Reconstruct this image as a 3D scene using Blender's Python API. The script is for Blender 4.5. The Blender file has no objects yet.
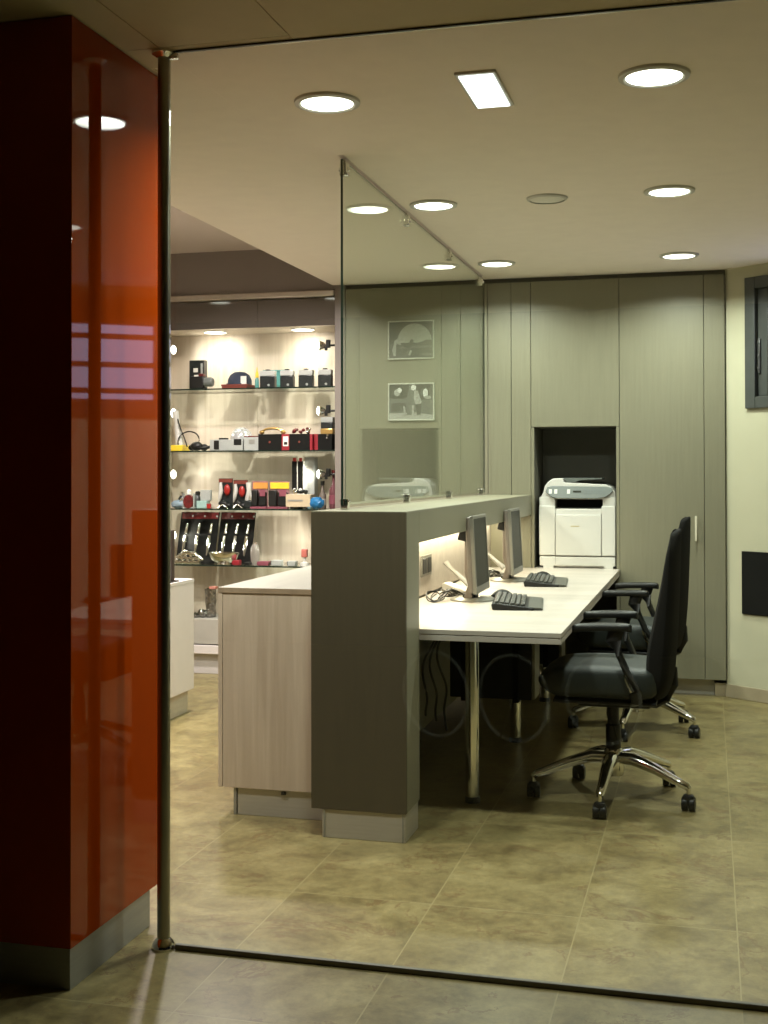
import bpy, bmesh, math, random
from mathutils import Vector, Matrix
random.seed(7)
S = bpy.context.scene
COL = S.collection
R = math.radians

# ------------------------------------------------------------------ materials
MATS = {}
def _new(name):
    m = bpy.data.materials.new(name); m.use_nodes = True
    nt = m.node_tree; nt.nodes.clear()
    out = nt.nodes.new('ShaderNodeOutputMaterial')
    return m, nt, out
def N(nt, t, **kw):
    n = nt.nodes.new(t)
    for k, v in kw.items():
        if k in n.inputs: n.inputs[k].default_value = v
        else: setattr(n, k, v)
    return n
def coords(nt, scale=(1, 1, 1)):
    tc = N(nt, 'ShaderNodeNewGeometry'); mp = N(nt, 'ShaderNodeMapping')
    mp.inputs['Scale'].default_value = scale
    nt.links.new(tc.outputs['Position'], mp.inputs['Vector'])
    return mp.outputs['Vector']
def mat(name, col, rough=.5, metal=0., var=.06, scale=(12, 12, 12), bump=0., spec=.5, coat=0., detail=4):
    """plain procedural surface: colour with a slight noise variation"""
    m, nt, out = _new(name)
    b = N(nt, 'ShaderNodeBsdfPrincipled'); nt.links.new(b.outputs[0], out.inputs[0])
    b.inputs['Roughness'].default_value = rough; b.inputs['Metallic'].default_value = metal
    b.inputs['Specular IOR Level'].default_value = spec
    if coat:
        b.inputs['Coat Weight'].default_value = coat; b.inputs['Coat Roughness'].default_value = .03
    v = coords(nt, scale)
    nz = N(nt, 'ShaderNodeTexNoise', Scale=1.0, Detail=detail); nt.links.new(v, nz.inputs['Vector'])
    rp = N(nt, 'ShaderNodeValToRGB')
    c = Vector(col[:3])
    lo = c * (1 - var); hi = c * (1 + var)
    rp.color_ramp.elements[0].position = .3; rp.color_ramp.elements[1].position = .7
    rp.color_ramp.elements[0].color = (*lo, 1); rp.color_ramp.elements[1].color = (*[min(1, x) for x in hi], 1)
    nt.links.new(nz.outputs[0], rp.inputs[0]); nt.links.new(rp.outputs[0], b.inputs['Base Color'])
    if bump:
        bp = N(nt, 'ShaderNodeBump', Strength=bump, Distance=.01)
        nt.links.new(nz.outputs[0], bp.inputs['Height']); nt.links.new(bp.outputs[0], b.inputs['Normal'])
    MATS[name] = m
    return m
def emit(name, col, s):
    m, nt, out = _new(name)
    e = N(nt, 'ShaderNodeEmission', Strength=s); e.inputs[0].default_value = (*col, 1)
    nt.links.new(e.outputs[0], out.inputs[0]); MATS[name] = m
    return m
def glass(name, tint=(.93, .97, .93), gain=1.0):
    """clear pane: Fresnel mix of see-through and mirror, same on both faces of a slab"""
    m, nt, out = _new(name)
    tr = N(nt, 'ShaderNodeBsdfTransparent'); tr.inputs[0].default_value = (*tint, 1)
    gl = N(nt, 'ShaderNodeBsdfGlossy'); gl.inputs['Roughness'].default_value = 0.0
    gl.inputs[0].default_value = (gain, gain, gain, 1)
    g = N(nt, 'ShaderNodeNewGeometry')
    mx = N(nt, 'ShaderNodeMix', data_type='FLOAT')
    mx.inputs[2].default_value = 1.5; mx.inputs[3].default_value = 1 / 1.5
    nt.links.new(g.outputs['Backfacing'], mx.inputs[0])
    fr = N(nt, 'ShaderNodeFresnel'); nt.links.new(mx.outputs[0], fr.inputs['IOR'])
    ms = N(nt, 'ShaderNodeMixShader')
    nt.links.new(fr.outputs[0], ms.inputs[0]); nt.links.new(tr.outputs[0], ms.inputs[1]); nt.links.new(gl.outputs[0], ms.inputs[2])
    nt.links.new(ms.outputs[0], out.inputs[0]); MATS[name] = m
    return m
def wood(name, lo, hi, axis, rough=.45, freq=26.):
    m, nt, out = _new(name)
    b = N(nt, 'ShaderNodeBsdfPrincipled'); nt.links.new(b.outputs[0], out.inputs[0])
    b.inputs['Roughness'].default_value = rough; b.inputs['Specular IOR Level'].default_value = .35
    sc = [freq, freq, freq]; sc[axis] = freq * .045
    v = coords(nt, tuple(sc))
    n1 = N(nt, 'ShaderNodeTexNoise', Scale=1.0, Detail=5.0, Roughness=.6, Distortion=.6); nt.links.new(v, n1.inputs['Vector'])
    sc2 = [5., 5., 5.]; sc2[axis] = .5
    v2 = coords(nt, tuple(sc2))
    n2 = N(nt, 'ShaderNodeTexNoise', Scale=1.0, Detail=2.0, Distortion=1.2); nt.links.new(v2, n2.inputs['Vector'])
    ad = N(nt, 'ShaderNodeMath', operation='ADD'); nt.links.new(n1.outputs[0], ad.inputs[0]); nt.links.new(n2.outputs[0], ad.inputs[1])
    hf = N(nt, 'ShaderNodeMath', operation='MULTIPLY'); hf.inputs[1].default_value = .5; nt.links.new(ad.outputs[0], hf.inputs[0])
    rp = N(nt, 'ShaderNodeValToRGB')
    rp.color_ramp.elements[0].position = .36; rp.color_ramp.elements[1].position = .62
    rp.color_ramp.elements[0].color = (*lo, 1); rp.color_ramp.elements[1].color = (*hi, 1)
    nt.links.new(hf.outputs[0], rp.inputs[0]); nt.links.new(rp.outputs[0], b.inputs['Base Color'])
    MATS[name] = m
    return m
def tiles(name):
    m, nt, out = _new(name)
    b = N(nt, 'ShaderNodeBsdfPrincipled'); nt.links.new(b.outputs[0], out.inputs[0])
    L = nt.links.new
    g = N(nt, 'ShaderNodeNewGeometry'); sx = N(nt, 'ShaderNodeSeparateXYZ'); L(g.outputs['Position'], sx.inputs[0])
    def M(op, a, bb=None):
        n = N(nt, 'ShaderNodeMath', operation=op)
        for i, q in enumerate((a, bb)):
            if q is None: continue
            if isinstance(q, (int, float)): n.inputs[i].default_value = q
            else: L(q, n.inputs[i])
        return n.outputs[0]
    tx = M('DIVIDE', M('SUBTRACT', sx.outputs['X'], .081), .5)
    ty = M('SUBTRACT', sx.outputs['Y'], .13)
    fx = M('FRACT', tx); fy = M('FRACT', ty)
    dx = M('MULTIPLY', M('MINIMUM', fx, M('SUBTRACT', 1., fx)), .5)
    dy = M('MINIMUM', fy, M('SUBTRACT', 1., fy))
    d = M('MINIMUM', dx, dy)
    grout = M('LESS_THAN', d, .0022)
    idv = N(nt, 'ShaderNodeCombineXYZ'); L(M('FLOOR', tx), idv.inputs[0]); L(M('FLOOR', ty), idv.inputs[1])
    wn = N(nt, 'ShaderNodeTexWhiteNoise'); L(idv.outputs[0], wn.inputs['Vector'])
    # per-tile offset so that the stone differs from tile to tile
    sc = N(nt, 'ShaderNodeVectorMath', operation='SCALE'); sc.inputs[3].default_value = 9.; L(wn.outputs['Color'], sc.inputs[0])
    av = N(nt, 'ShaderNodeVectorMath', operation='ADD'); L(g.outputs['Position'], av.inputs[0]); L(sc.outputs[0], av.inputs[1])
    n1 = N(nt, 'ShaderNodeTexNoise', Scale=5.5, Detail=10., Roughness=.70, Distortion=.45); L(av.outputs[0], n1.inputs['Vector'])
    rp = N(nt, 'ShaderNodeValToRGB'); cr = rp.color_ramp
    cr.elements[0].position = .34; cr.elements[0].color = (.130, .100, .044, 1)
    cr.elements[1].position = .66; cr.elements[1].color = (.262, .216, .098, 1)
    e = cr.elements.new(.5); e.color = (.200, .160, .068, 1)
    L(n1.outputs[0], rp.inputs[0])
    # thin dark veins
    n2 = N(nt, 'ShaderNodeTexNoise', Scale=2.6, Detail=7., Roughness=.66, Distortion=.8); L(av.outputs[0], n2.inputs['Vector'])
    vein = M('LESS_THAN', M('ABSOLUTE', M('SUBTRACT', n2.outputs[0], .5)), .011)
    n3 = N(nt, 'ShaderNodeTexNoise', Scale=4.1, Detail=2.); L(av.outputs[0], n3.inputs['Vector'])
    vm = M('MULTIPLY', M('MULTIPLY', vein, M('GREATER_THAN', n3.outputs[0], .50)), .5)
    mv = N(nt, 'ShaderNodeMix', data_type='RGBA'); L(vm, mv.inputs[0])
    n4 = N(nt, 'ShaderNodeTexNoise', Scale=26., Detail=6., Roughness=.7); L(av.outputs[0], n4.inputs['Vector'])
    gr = N(nt, 'ShaderNodeMapRange'); gr.inputs['From Min'].default_value = .3; gr.inputs['From Max'].default_value = .7; gr.inputs['To Min'].default_value = .80; gr.inputs['To Max'].default_value = 1.2
    L(n4.outputs[0], gr.inputs[0])
    gm = N(nt, 'ShaderNodeVectorMath', operation='SCALE'); L(rp.outputs[0], gm.inputs[0]); L(gr.outputs[0], gm.inputs[3])
    L(gm.outputs[0], mv.inputs[6]); mv.inputs[7].default_value = (.12, .065, .028, 1)
    mg = N(nt, 'ShaderNodeMix', data_type='RGBA'); L(grout, mg.inputs[0]); L(mv.outputs[2], mg.inputs[6]); mg.inputs[7].default_value = (.265, .22, .105, 1)
    L(mg.outputs[2], b.inputs['Base Color'])
    rr = N(nt, 'ShaderNodeMapRange'); rr.inputs['To Min'].default_value = .26; rr.inputs['To Max'].default_value = .42
    L(n1.outputs[0], rr.inputs[0]); L(rr.outputs[0], b.inputs['Roughness'])
    b.inputs['Specular IOR Level'].default_value = .4
    bp = N(nt, 'ShaderNodeBump', Strength=.25, Distance=.003)
    L(M('SUBTRACT', n1.outputs[0], M('MULTIPLY', grout, .8)), bp.inputs['Height']); L(bp.outputs[0], b.inputs['Normal'])
    MATS[name] = m
    return m

tile = tiles('stone_tile')
plaster = mat('ceiling_paint', (.93, .84, .76), .9, var=.02)
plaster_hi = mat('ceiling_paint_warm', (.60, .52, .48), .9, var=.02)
soffit_m = mat('soffit_board', (.68, .57, .36), .8, var=.02)
cream = mat('cream_wall', (.50, .48, .345), .85, var=.02)
greywall = mat('shop_wall', (.45, .40, .33), .85, var=.03)
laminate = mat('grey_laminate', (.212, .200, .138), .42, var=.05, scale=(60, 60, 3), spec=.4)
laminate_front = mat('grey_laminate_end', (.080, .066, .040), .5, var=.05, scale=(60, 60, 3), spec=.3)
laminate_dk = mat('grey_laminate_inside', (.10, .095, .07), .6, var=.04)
bulk_m = mat('mauve_grey_panel', (.20, .17, .15), .5, var=.03)
gloss_fascia = mat('glossy_fascia', (.10, .088, .078), .05, var=.03, coat=1.)
alu = mat('brushed_aluminium', (.46, .43, .37), .42, .35, var=.05, scale=(4, 4, 120))
alu_dk = mat('dull_aluminium', (.33, .33, .30), .45, .5, var=.05, scale=(4, 4, 80))
steel = mat('brushed_steel', (.30, .29, .24), .30, 1., var=.04)
chrome = mat('chrome', (.78, .77, .72), .1, 1., var=.03)
orange = mat('orange_lacquer', (.29, .037, .0012), .025, var=.015, spec=.22)
black = mat('black_plastic', (.010, .010, .009), .42, var=.1, spec=.35)
blackmat = mat('black_matte', (.008, .008, .007), .8, var=.1, spec=.15)
fabric = mat('black_fabric', (.010, .0095, .008), .9, var=.25, scale=(500, 500, 500), bump=.15, spec=.15)
leather = mat('dark_seat_cover', (.016, .020, .017), .50, var=.12, scale=(40, 40, 40), bump=.05, spec=.4)
white_pl = mat('white_plastic', (.57, .56, .52), .4, var=.015)
cool_white = mat('white_board', (.60, .55, .53), .6, var=.02)
grey_pl = mat('grey_plastic', (.12, .135, .125), .4, var=.04)
silver_pl = mat('silver_plastic', (.22, .21, .175), .35, .3, var=.03)
screen_m = mat('dark_screen', (.026, .026, .018), .4, var=.03, spec=.12)
rubber = mat('grey_seal', (.14, .13, .10), .6, var=.1)
frame_dk = mat('dark_window_frame', (.055, .060, .055), .45, var=.08)
wood_v = wood('pale_wood_upright', (.50, .40, .30), (.66, .55, .43), 2)
wood_back = wood('pale_wood_back', (.50, .42, .33), (.64, .56, .46), 2)
wood_desk = wood('pale_wood_desk', (.38, .34, .295), (.475, .43, .38), 0)
wood_top = wood('pale_wood_counter', (.29, .27, .24), (.36, .335, .295), 1)
wood_edge = mat('wood_edge_band', (.36, .27, .18), .5, var=.1, scale=(30, 30, 3))
glass_front = glass('shopfront_glass', (.965, .985, .955))
glass_scr = glass('screen_glass', (.90, .945, .90))
glass_shelf = glass('shelf_glass', (.90, .95, .91))
clear_pl = glass('clear_plastic', (.90, .90, .90))
edge_gl = mat('glass_edge', (.010, .022, .016), .15, var=.1)
lamp_on = emit('lamp_diffuser_lit', (1., .98, .86), 7.)
spot_on = emit('spot_lens_lit', (1., .95, .84), 7.)
emer_on = emit('emergency_lens_lit', (.93, .97, 1.), 3.2)
led_on = emit('strip_lens_lit', (1., .87, .64), 8.)
day_on = emit('frosted_daylight', (.66, .66, 1.), 2.6)

# ------------------------------------------------------------------ mesh builder
class MB:
    def __init__(s): s.bm = bmesh.new(); s.mi = 0
    def _fin(s, faces, smooth):
        for f in faces: f.material_index = s.mi; f.smooth = smooth
    def use(s, i): s.mi = i; return s
    def box(s, x0, x1, y0, y1, z0, z1, bev=0., seg=2, smooth=False):
        vs = [s.bm.verts.new((x, y, z)) for x in (x0, x1) for y in (y0, y1) for z in (z0, z1)]
        q = [(0, 1, 3, 2), (4, 6, 7, 5), (0, 4, 5, 1), (2, 3, 7, 6), (0, 2, 6, 4), (1, 5, 7, 3)]
        fs = [s.bm.faces.new([vs[i] for i in f]) for f in q]
        bmesh.ops.recalc_face_normals(s.bm, faces=fs)
        s._fin(fs, smooth)
        if bev:
            es = list({e for f in fs for e in f.edges})
            r = bmesh.ops.bevel(s.bm, geom=es, offset=bev, segments=seg, profile=.5, affect='EDGES', clamp_overlap=True)
            s._fin(r['faces'], seg > 1)
        return s
    def cbox(s, c, d, bev=0., seg=2, rot=None):
        n0 = len(s.bm.verts)
        s.bm.verts.ensure_lookup_table(); before = set(s.bm.verts)
        s.box(-d[0] / 2, d[0] / 2, -d[1] / 2, d[1] / 2, -d[2] / 2, d[2] / 2, bev, seg)
        new = [v for v in s.bm.verts if v not in before]
        Mx = Matrix.Translation(c) @ (rot.to_4x4() if rot else Matrix())
        bmesh.ops.transform(s.bm, matrix=Mx, verts=new)
        return s
    def lathe(s, prof, c=(0, 0, 0), axis='z', seg=24, caps=True, smooth=True, sy=1.):
        """profile of (radius, height) turned about an axis"""
        rings = []
        for r, h in prof:
            ring = []
            for k in range(seg):
                a = 2 * math.pi * k / seg
                p = (r * math.cos(a), r * math.sin(a) * sy, h)
                if axis == 'x': p = (p[2], p[0], p[1])
                elif axis == 'y': p = (p[0], p[2], p[1])
                ring.append(s.bm.verts.new((c[0] + p[0], c[1] + p[1], c[2] + p[2])))
            rings.append(ring)
        fs = []
        for a, b in zip(rings, rings[1:]):
            for k in range(seg):
                fs.append(s.bm.faces.new((a[k], a[(k + 1) % seg], b[(k + 1) % seg], b[k])))
        s._fin(fs, smooth)
        if caps:
            cf = []
            for ring in (rings[0], rings[-1]): cf.append(s.bm.faces.new(ring))
            s._fin(cf, False); fs += cf
        bmesh.ops.recalc_face_normals(s.bm, faces=fs)
        return s
    def tube(s, pts, r, seg=10, flat=1., smooth=True):
        """round bar along points; r may be one radius or one per point; flat squashes it in z-ish"""
        pts = [Vector(p) for p in pts]; n = len(pts)
        rs = r if isinstance(r, (list, tuple)) else [r] * n
        rings = []; up0 = Vector((0, 0, 1))
        for i, p in enumerate(pts):
            t = (pts[min(i + 1, n - 1)] - pts[max(i - 1, 0)]).normalized()
            u = up0 if abs(t.dot(up0)) < .95 else Vector((0, 1, 0))
            a = t.cross(u).normalized(); b = t.cross(a).normalized()
            rings.append([s.bm.verts.new(p + a * math.cos(2 * math.pi * k / seg) * rs[i] + b * math.sin(2 * math.pi * k / seg) * rs[i] * flat) for k in range(seg)])
        fs = []
        for a, b in zip(rings, rings[1:]):
            for k in range(seg): fs.append(s.bm.faces.new((a[k], a[(k + 1) % seg], b[(k + 1) % seg], b[k])))
        s._fin(fs, smooth)
        cf = [s.bm.faces.new(rings[0]), s.bm.faces.new(rings[-1])]; s._fin(cf, False)
        bmesh.ops.recalc_face_normals(s.bm, faces=fs + cf)
        return s
    def prism(s, poly, axis, a, b, bev=0.):
        """polygon in the plane across an axis, pushed from a to b"""
        def P(p, h):
            return {'x': (h, p[0], p[1]), 'y': (p[0], h, p[1]), 'z': (p[0], p[1], h)}[axis]
        A = [s.bm.verts.new(P(p, a)) for p in poly]; B = [s.bm.verts.new(P(p, b)) for p in poly]
        fs = [s.bm.faces.new(A), s.bm.faces.new(B)]
        n = len(poly)
        for k in range(n): fs.append(s.bm.faces.new((A[k], A[(k + 1) % n], B[(k + 1) % n], B[k])))
        bmesh.ops.recalc_face_normals(s.bm, faces=fs); s._fin(fs, False)
        if bev:
            es = list({e for f in fs for e in f.edges})
            r = bmesh.ops.bevel(s.bm, geom=es, offset=bev, segments=2, profile=.5, affect='EDGES', clamp_overlap=True)
            s._fin(r['faces'], True)
        return s
    def grid(s, rows, close=False, smooth=True):
        V = [[s.bm.verts.new(p) for p in row] for row in rows]
        fs = []
        for a, b in zip(V, V[1:]):
            m = len(a)
            for k in range(m if close else m - 1):
                fs.append(s.bm.faces.new((a[k], a[(k + 1) % m], b[(k + 1) % m], b[k])))
        if close:
            fs += [s.bm.faces.new(V[0]), s.bm.faces.new(V[-1])]
        bmesh.ops.recalc_face_normals(s.bm, faces=fs); s._fin(fs, smooth)
        return s
    def ball(s, c, r, sc=(1, 1, 1), sub=2):
        ret = bmesh.ops.create_icosphere(s.bm, subdivisions=sub, radius=r, matrix=Matrix.Translation(c) @ Matrix.Diagonal((*sc, 1)))
        s._fin({f for v in ret['verts'] for f in v.link_faces}, True)
        return s
    def jitter(s, amp):
        for v in s.bm.verts: v.co += Vector((random.uniform(-amp, amp), random.uniform(-amp, amp), random.uniform(-amp, amp)))
        return s
    def build(s, name, mats, parent=None, local=False, sub=0):
        me = bpy.data.meshes.new(name)
        if not local and parent:
            w = Vector((0, 0, 0)); p = parent
            while p: w += p.location; p = p.parent
            bmesh.ops.translate(s.bm, vec=-w, verts=s.bm.verts)
        o = bpy.data.objects.new(name, me); COL.objects.link(o)
        if not parent and not local:      # put the origin at the middle of the base
            cs = [v.co for v in s.bm.verts]
            c = Vector(((min(v.x for v in cs) + max(v.x for v in cs)) / 2, (min(v.y for v in cs) + max(v.y for v in cs)) / 2, min(v.z for v in cs)))
            bmesh.ops.translate(s.bm, vec=-c, verts=s.bm.verts); o.location = c
        for e in s.bm.edges:
            if len(e.link_faces) == 2 and e.calc_face_angle(0) > .75: e.smooth = False
        s.bm.to_mesh(me); s.bm.free()
        for m in (mats if isinstance(mats, (list, tuple)) else [mats]): me.materials.append(m)
        if parent: o.parent = parent
        if sub:
            md = o.modifiers.new('sub', 'SUBSURF'); md.levels = sub; md.render_levels = sub
        return o

def tag(o, label, cat, group=None, kind=None):
    o['label'] = label; o['category'] = cat
    if group: o['group'] = group
    if kind: o['kind'] = kind
    return o
def thing(name, label, cat, loc, rz=0., group=None):
    o = bpy.data.objects.new(name, None); COL.objects.link(o)
    o.empty_display_size = .1; o.location = loc; o.rotation_euler = (0, 0, rz)
    return tag(o, label, cat, group)
def struct(o): o['kind'] = 'structure'; return o
def copy_tree(o, parent=None):
    c = o.copy(); COL.objects.link(c)
    if parent: c.parent = parent
    for ch in list(o.children): copy_tree(ch, c)
    return c
def lab(o, text): o['label'] = text; return o
def lamp(name, kind, loc, power, col, size=.1, rot=(0, 0, 0), **kw):
    l = bpy.data.lights.new(name, kind); l.energy = power; l.color = col
    if kind == 'AREA':
        l.shape = kw.get('shape', 'DISK'); l.size = size
        if 'size_y' in kw: l.size_y = kw['size_y']
        l.spread = kw.get('spread', math.pi)
    elif kind == 'SPOT':
        l.spot_size = kw.get('ang', R(80)); l.spot_blend = kw.get('blend', .6); l.shadow_soft_size = size
    else: l.shadow_soft_size = size
    o = bpy.data.objects.new(name, l); COL.objects.link(o); o.location = loc; o.rotation_euler = rot
    return o

ZC = 2.795      # room ceiling
YC = 8.367      # front of the wall of cupboards
GY = 3.546      # shop-front glass
GREEN = (.90, .96, .88); WARM = (1., .89, .88)

# ------------------------------------------------------------------ the room
struct(MB().box(-6.2, 4.2, -3.0, 9.2, -.08, 0.).build('floor', tile))
# room ceiling: lower field over the desks, left of it a raised field
b = MB().box(-2.575, 3.2, GY + .02, 8.75, ZC, ZC + .06)
b.box(-2.575, -2.535, GY + .02, YC, ZC + .06, 3.075)
struct(b.build('ceiling', plaster))
struct(MB().box(-6.2, -2.575, 3.4, 8.75, 3.075, 3.13).build('ceiling.001', plaster_hi))
# boarded soffit in front of the glass, with shadow joints between the boards
b = MB()
for x0, x1 in ((-6.2, -2.86), (-2.8565, -1.6415), (-1.638, -1.2165), (-1.213, 2.2), (2.2035, 4.2)):
    for y0, y1 in ((-3., .3), (.3035, 3.505), (3.5085, GY + .02)):
        if x0 == -1.213 and y0 > 3.5: y0 = 3.505
        b.box(x0, x1, y0, y1, 2.785, 2.83)
b.box(-6.2, 4.2, -3., GY + .02, 2.793, 2.9)
b.box(-6.2, -1.748, GY + .02, 3.775, 2.785, 2.83); b.box(-1.748, -1.688, GY + .02, 3.68, 2.785, 2.83)
struct(b.build('ceiling.002', soffit_m))
struct(MB().box(-2.48, .6, 8.85, 8.95, 0, 3.2).build('wall_back', greywall))
struct(MB().box(-6.2, -2.48, 8.80, 8.95, 0, 3.2).build('wall_back.001', greywall))
struct(MB().box(-6.3, -6.2, 3.4, 8.9, 0, 3.2).build('wall_left', greywall))
struct(MB().box(-6.2, -1.9, 3.42, 3.52, 0, 3.2).build('wall_front', greywall))
struct(MB().box(-6.2, 4.2, -3.1, -3.0, 0, 2.9).build('wall_street', mat('dark_street_wall', (.03, .03, .03), .8)))
# oblique cream wall on the right with its window opening
P0 = Vector((.108, 8.395, 0)); ANG = R(-36)
eW = Vector((math.cos(ANG), math.sin(ANG), 0)); nW = Vector((math.sin(ANG), -math.cos(ANG), 0))   # nW looks into the room
def W(s_, d, z): return P0 + eW * s_ + nW * d + Vector((0, 0, z))
def wbox(mb, s0, s1, d0, d1, z0, z1, bev=0.):
    before = set(mb.bm.verts)
    mb.box(s0, s1, d0, d1, z0, z1, bev)
    new = [v for v in mb.bm.verts if v not in before]
    for v in new: v.co = W(v.co.x, v.co.y, v.co.z)
    return mb
WS0, WS1, WZ0, WZ1 = .161, 1.25, 1.875, 2.718
b = MB()
for s0, s1, z0, z1 in ((.0, WS0 + .02, 0, 3.0), (WS1 - .02, 2.6, 0, 3.0), (WS0 + .02, WS1 - .02, 0, WZ0 + .02), (WS0 + .02, WS1 - .02, WZ1 - .02, 3.0)):
    wbox(b, s0, s1, -.22, 0, z0, z1)
bmesh.ops.recalc_face_normals(b.bm, faces=b.bm.faces)
struct(b.build('wall_right', cream))
Pend = W(2.6, 0, 0)
struct(MB().box(Pend.x, Pend.x + .1, GY, Pend.y + .1, 0, 3.0).build('wall_right.001', cream))
b = MB(); wbox(b, .0, 2.6, 0, .014, 0, .085, .003); b.box(.031, .112, 8.405, 8.44, 0, .085, .002); bmesh.ops.recalc_face_normals(b.bm, faces=b.bm.faces)
bs = struct(b.build('baseboard_right', mat('stone_skirting', (.37, .31, .21), .5, var=.12, scale=(9, 9, 9))))
# the window
b = MB()
fw = .075
for s0, s1, z0, z1 in ((WS0, WS0 + fw, WZ0, WZ1), (WS1 - fw, WS1, WZ0, WZ1), (WS0 + fw, WS1 - fw, WZ0, WZ0 + fw), (WS0 + fw, WS1 - fw, WZ1 - fw, WZ1)):
    wbox(b, s0, s1, -.06, .022, z0, z1, .004)
bmesh.ops.recalc_face_normals(b.bm, faces=b.bm.faces)
win = struct(b.build('window_2', frame_dk))
b = MB()
for s0, s1, z0, z1 in ((WS0 + fw, WS0 + .15, WZ0 + fw, WZ1 - fw), (WS1 - .15, WS1 - fw, WZ0 + fw, WZ1 - fw), (WS0 + .15, WS1 - .15, WZ0 + fw, WZ0 + .12), (WS0 + .15, WS1 - .15, WZ1 - .19, WZ1 - fw)):
    wbox(b, s0, s1, -.055, -.012, z0, z1, .006)
bmesh.ops.recalc_face_normals(b.bm, faces=b.bm.faces)
b.build('window_sash', frame_dk, win)
b = MB(); wbox(b, WS0 + .15, WS1 - .15, -.045, -.04, WZ0 + .12, WZ1 - .19); bmesh.ops.recalc_face_normals(b.bm, faces=b.bm.faces)
b.build('window_pane', day_on, win)
for z in (2.035, 2.222, 2.425):
    b = MB(); wbox(b, WS0 + .15, WS1 - .15, -.038, -.02, z, z + .040, .003); bmesh.ops.recalc_face_normals(b.bm, faces=b.bm.faces)
    b.build('window_bar', frame_dk, win)
b = MB(); wbox(b, WS0 + .082, WS0 + .1, -.012, .002, 2.10, 2.32, .003)
for z in (2.13, 2.21, 2.295): wbox(b, WS0 + .085, WS0 + .097, .002, .010, z - .008, z + .008, .003)
bmesh.ops.recalc_face_normals(b.bm, faces=b.bm.faces)
b.build('window_hinge', [mat('hinge_metal', (.12, .12, .12), .35, .6)], win)
# dark flat box on the oblique wall
b = MB(); wbox(b, .124, .62, .002, .014, .552, .957, .004); bmesh.ops.recalc_face_normals(b.bm, faces=b.bm.faces)
pb = thing('wall_panel', 'flat black rectangular panel mounted low on the cream wall below the window', 'panel', W(.36, 0, .552))
b.build('panel_face', blackmat, pb)
b = MB(); wbox(b, .14, .61, 0., .004, .57, .94); bmesh.ops.recalc_face_normals(b.bm, faces=b.bm.faces); b.build('back_plate', frame_dk, pb)

# shop-front glass
w1 = struct(MB().use(0).box(-1.62, 3.4, GY - .005, GY + .005, .012, 2.777).build('window_1', glass_front))
b = MB().box(-1.60, 3.4, GY - .009, GY + .009, 0, .017, .004); b.build('window_seal', rubber, w1)
b = MB().box(-1.60, 3.4, GY - .006, GY + .006, 2.779, 2.785, .001); b.build('window_channel', mat('dark_channel', (.06, .055, .04), .5), w1)

# steel post
post = thing('steel_post', 'slim polished steel post from floor to ceiling beside the orange pillar', 'post', (-1.64, GY, 0))
MB().lathe([(.0200, .005), (.0200, 2.783)], (-1.64, GY, 0), seg=32).build('shaft', steel, post)
MB().lathe([(.038, 0.), (.038, .006), (.034, .016), (.026, .026), (.0205, .032)], (-1.64, GY, 0), seg=32).build('foot_flange', chrome, post)
MB().lathe([(.0205, 2.765), (.030, 2.772), (.038, 2.777), (.038, 2.785)], (-1.64, GY, 0), seg=32).build('head_flange', chrome, post)
b = MB().box(-1.622, -1.592, GY - .009, GY + .009, 2.760, 2.776, .004); b.build('glass_clamp', chrome, post)

# orange lacquered pillar
pil = thing('clad_pillar', 'glossy orange lacquered pillar with a dull grey plinth on the left', 'pillar', (-2.4, 3.4, 0))
MB().box(-3.3, -1.80, 3.20, 3.74, .115, 2.775).build('core', blackmat, pil)
MB().box(-3.3, -1.7605, 3.183, 3.199, .118, 2.782, .0015).build('front_panel', orange, pil)
MB().box(-1.799, -1.759, 3.1835, 3.766, .118, 2.782, .0015).build('side_panel', orange, pil)
MB().box(-3.3, -1.762, 3.186, 3.705, 0, .117, .001).build('plinth', alu_dk, pil)

# ------------------------------------------------------------------ ceiling lights
def downlight(x, y, z, label, group):
    t = thing('downlight', label, 'ceiling light', (x, y, z - .012), group=group)
    MB().lathe([(.093, .004), (.1, -.001), (.117, .003), (.119, .012)], (0, 0, 0), seg=40, caps=False).build('trim_ring', white_pl, t, local=True)
    MB().lathe([(.093, .004), (.093, .006)], (0, 0, 0), seg=40).build('diffuser', lamp_on, t, local=True)
    return t
dl = [(-1.313, 4.205, 'round lit ceiling light nearest the glass front, left of the emergency lamp'),
      (-.171, 4.203, 'round lit ceiling light nearest the glass front, right of the emergency lamp'),
      (-1.313, 5.965, 'round lit ceiling light in the middle row, just right of the glass screen'),
      (-.174, 5.955, 'round lit ceiling light in the middle row, right of the round speaker grille'),
      (-1.296, 7.75, 'round lit ceiling light close to the cupboards, at the far end of the glass screen'),
      (-.171, 7.755, 'round lit ceiling light close to the cupboards, above the tall right cupboard')]
POW = 26.
for i, (x, y, l) in enumerate(dl):
    downlight(x, y, ZC, l, 'round downlights over the desks')
    lamp('downlight_lamp', 'AREA', (x, y, ZC - .014), POW, GREEN, .18, spread=R(150))
for i, (x, y) in enumerate(((-3.31, 5.9), (-4.44, 5.9), (-2.92, 7.0), (-3.31, 4.1))):  # all out of view; cabinet and shelf-front lights added to brighten the left side
    t = downlight(x, y, 3.075, ['round lit light in the raised ceiling above the white cabinet', 'round lit light in the raised ceiling farthest left over the aisle', 'round lit light in the raised ceiling in front of the display shelves', 'round lit light in the raised ceiling behind the orange pillar'][i], 'round downlights over the shop aisle')
    lamp('downlight_lamp', 'AREA', (x, y, 3.06), (42., 36., 105., 62.)[i], WARM, .18, spread=R(150))
t = thing('emergency_ceiling_light', 'rectangular white emergency lamp set flush in the ceiling', 'ceiling light', (-.742, 4.21, ZC - .01))
MB().box(-.812, -.671, 4.005, 4.40, ZC - .009, ZC + .001, .004).build('housing', white_pl, t)
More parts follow.
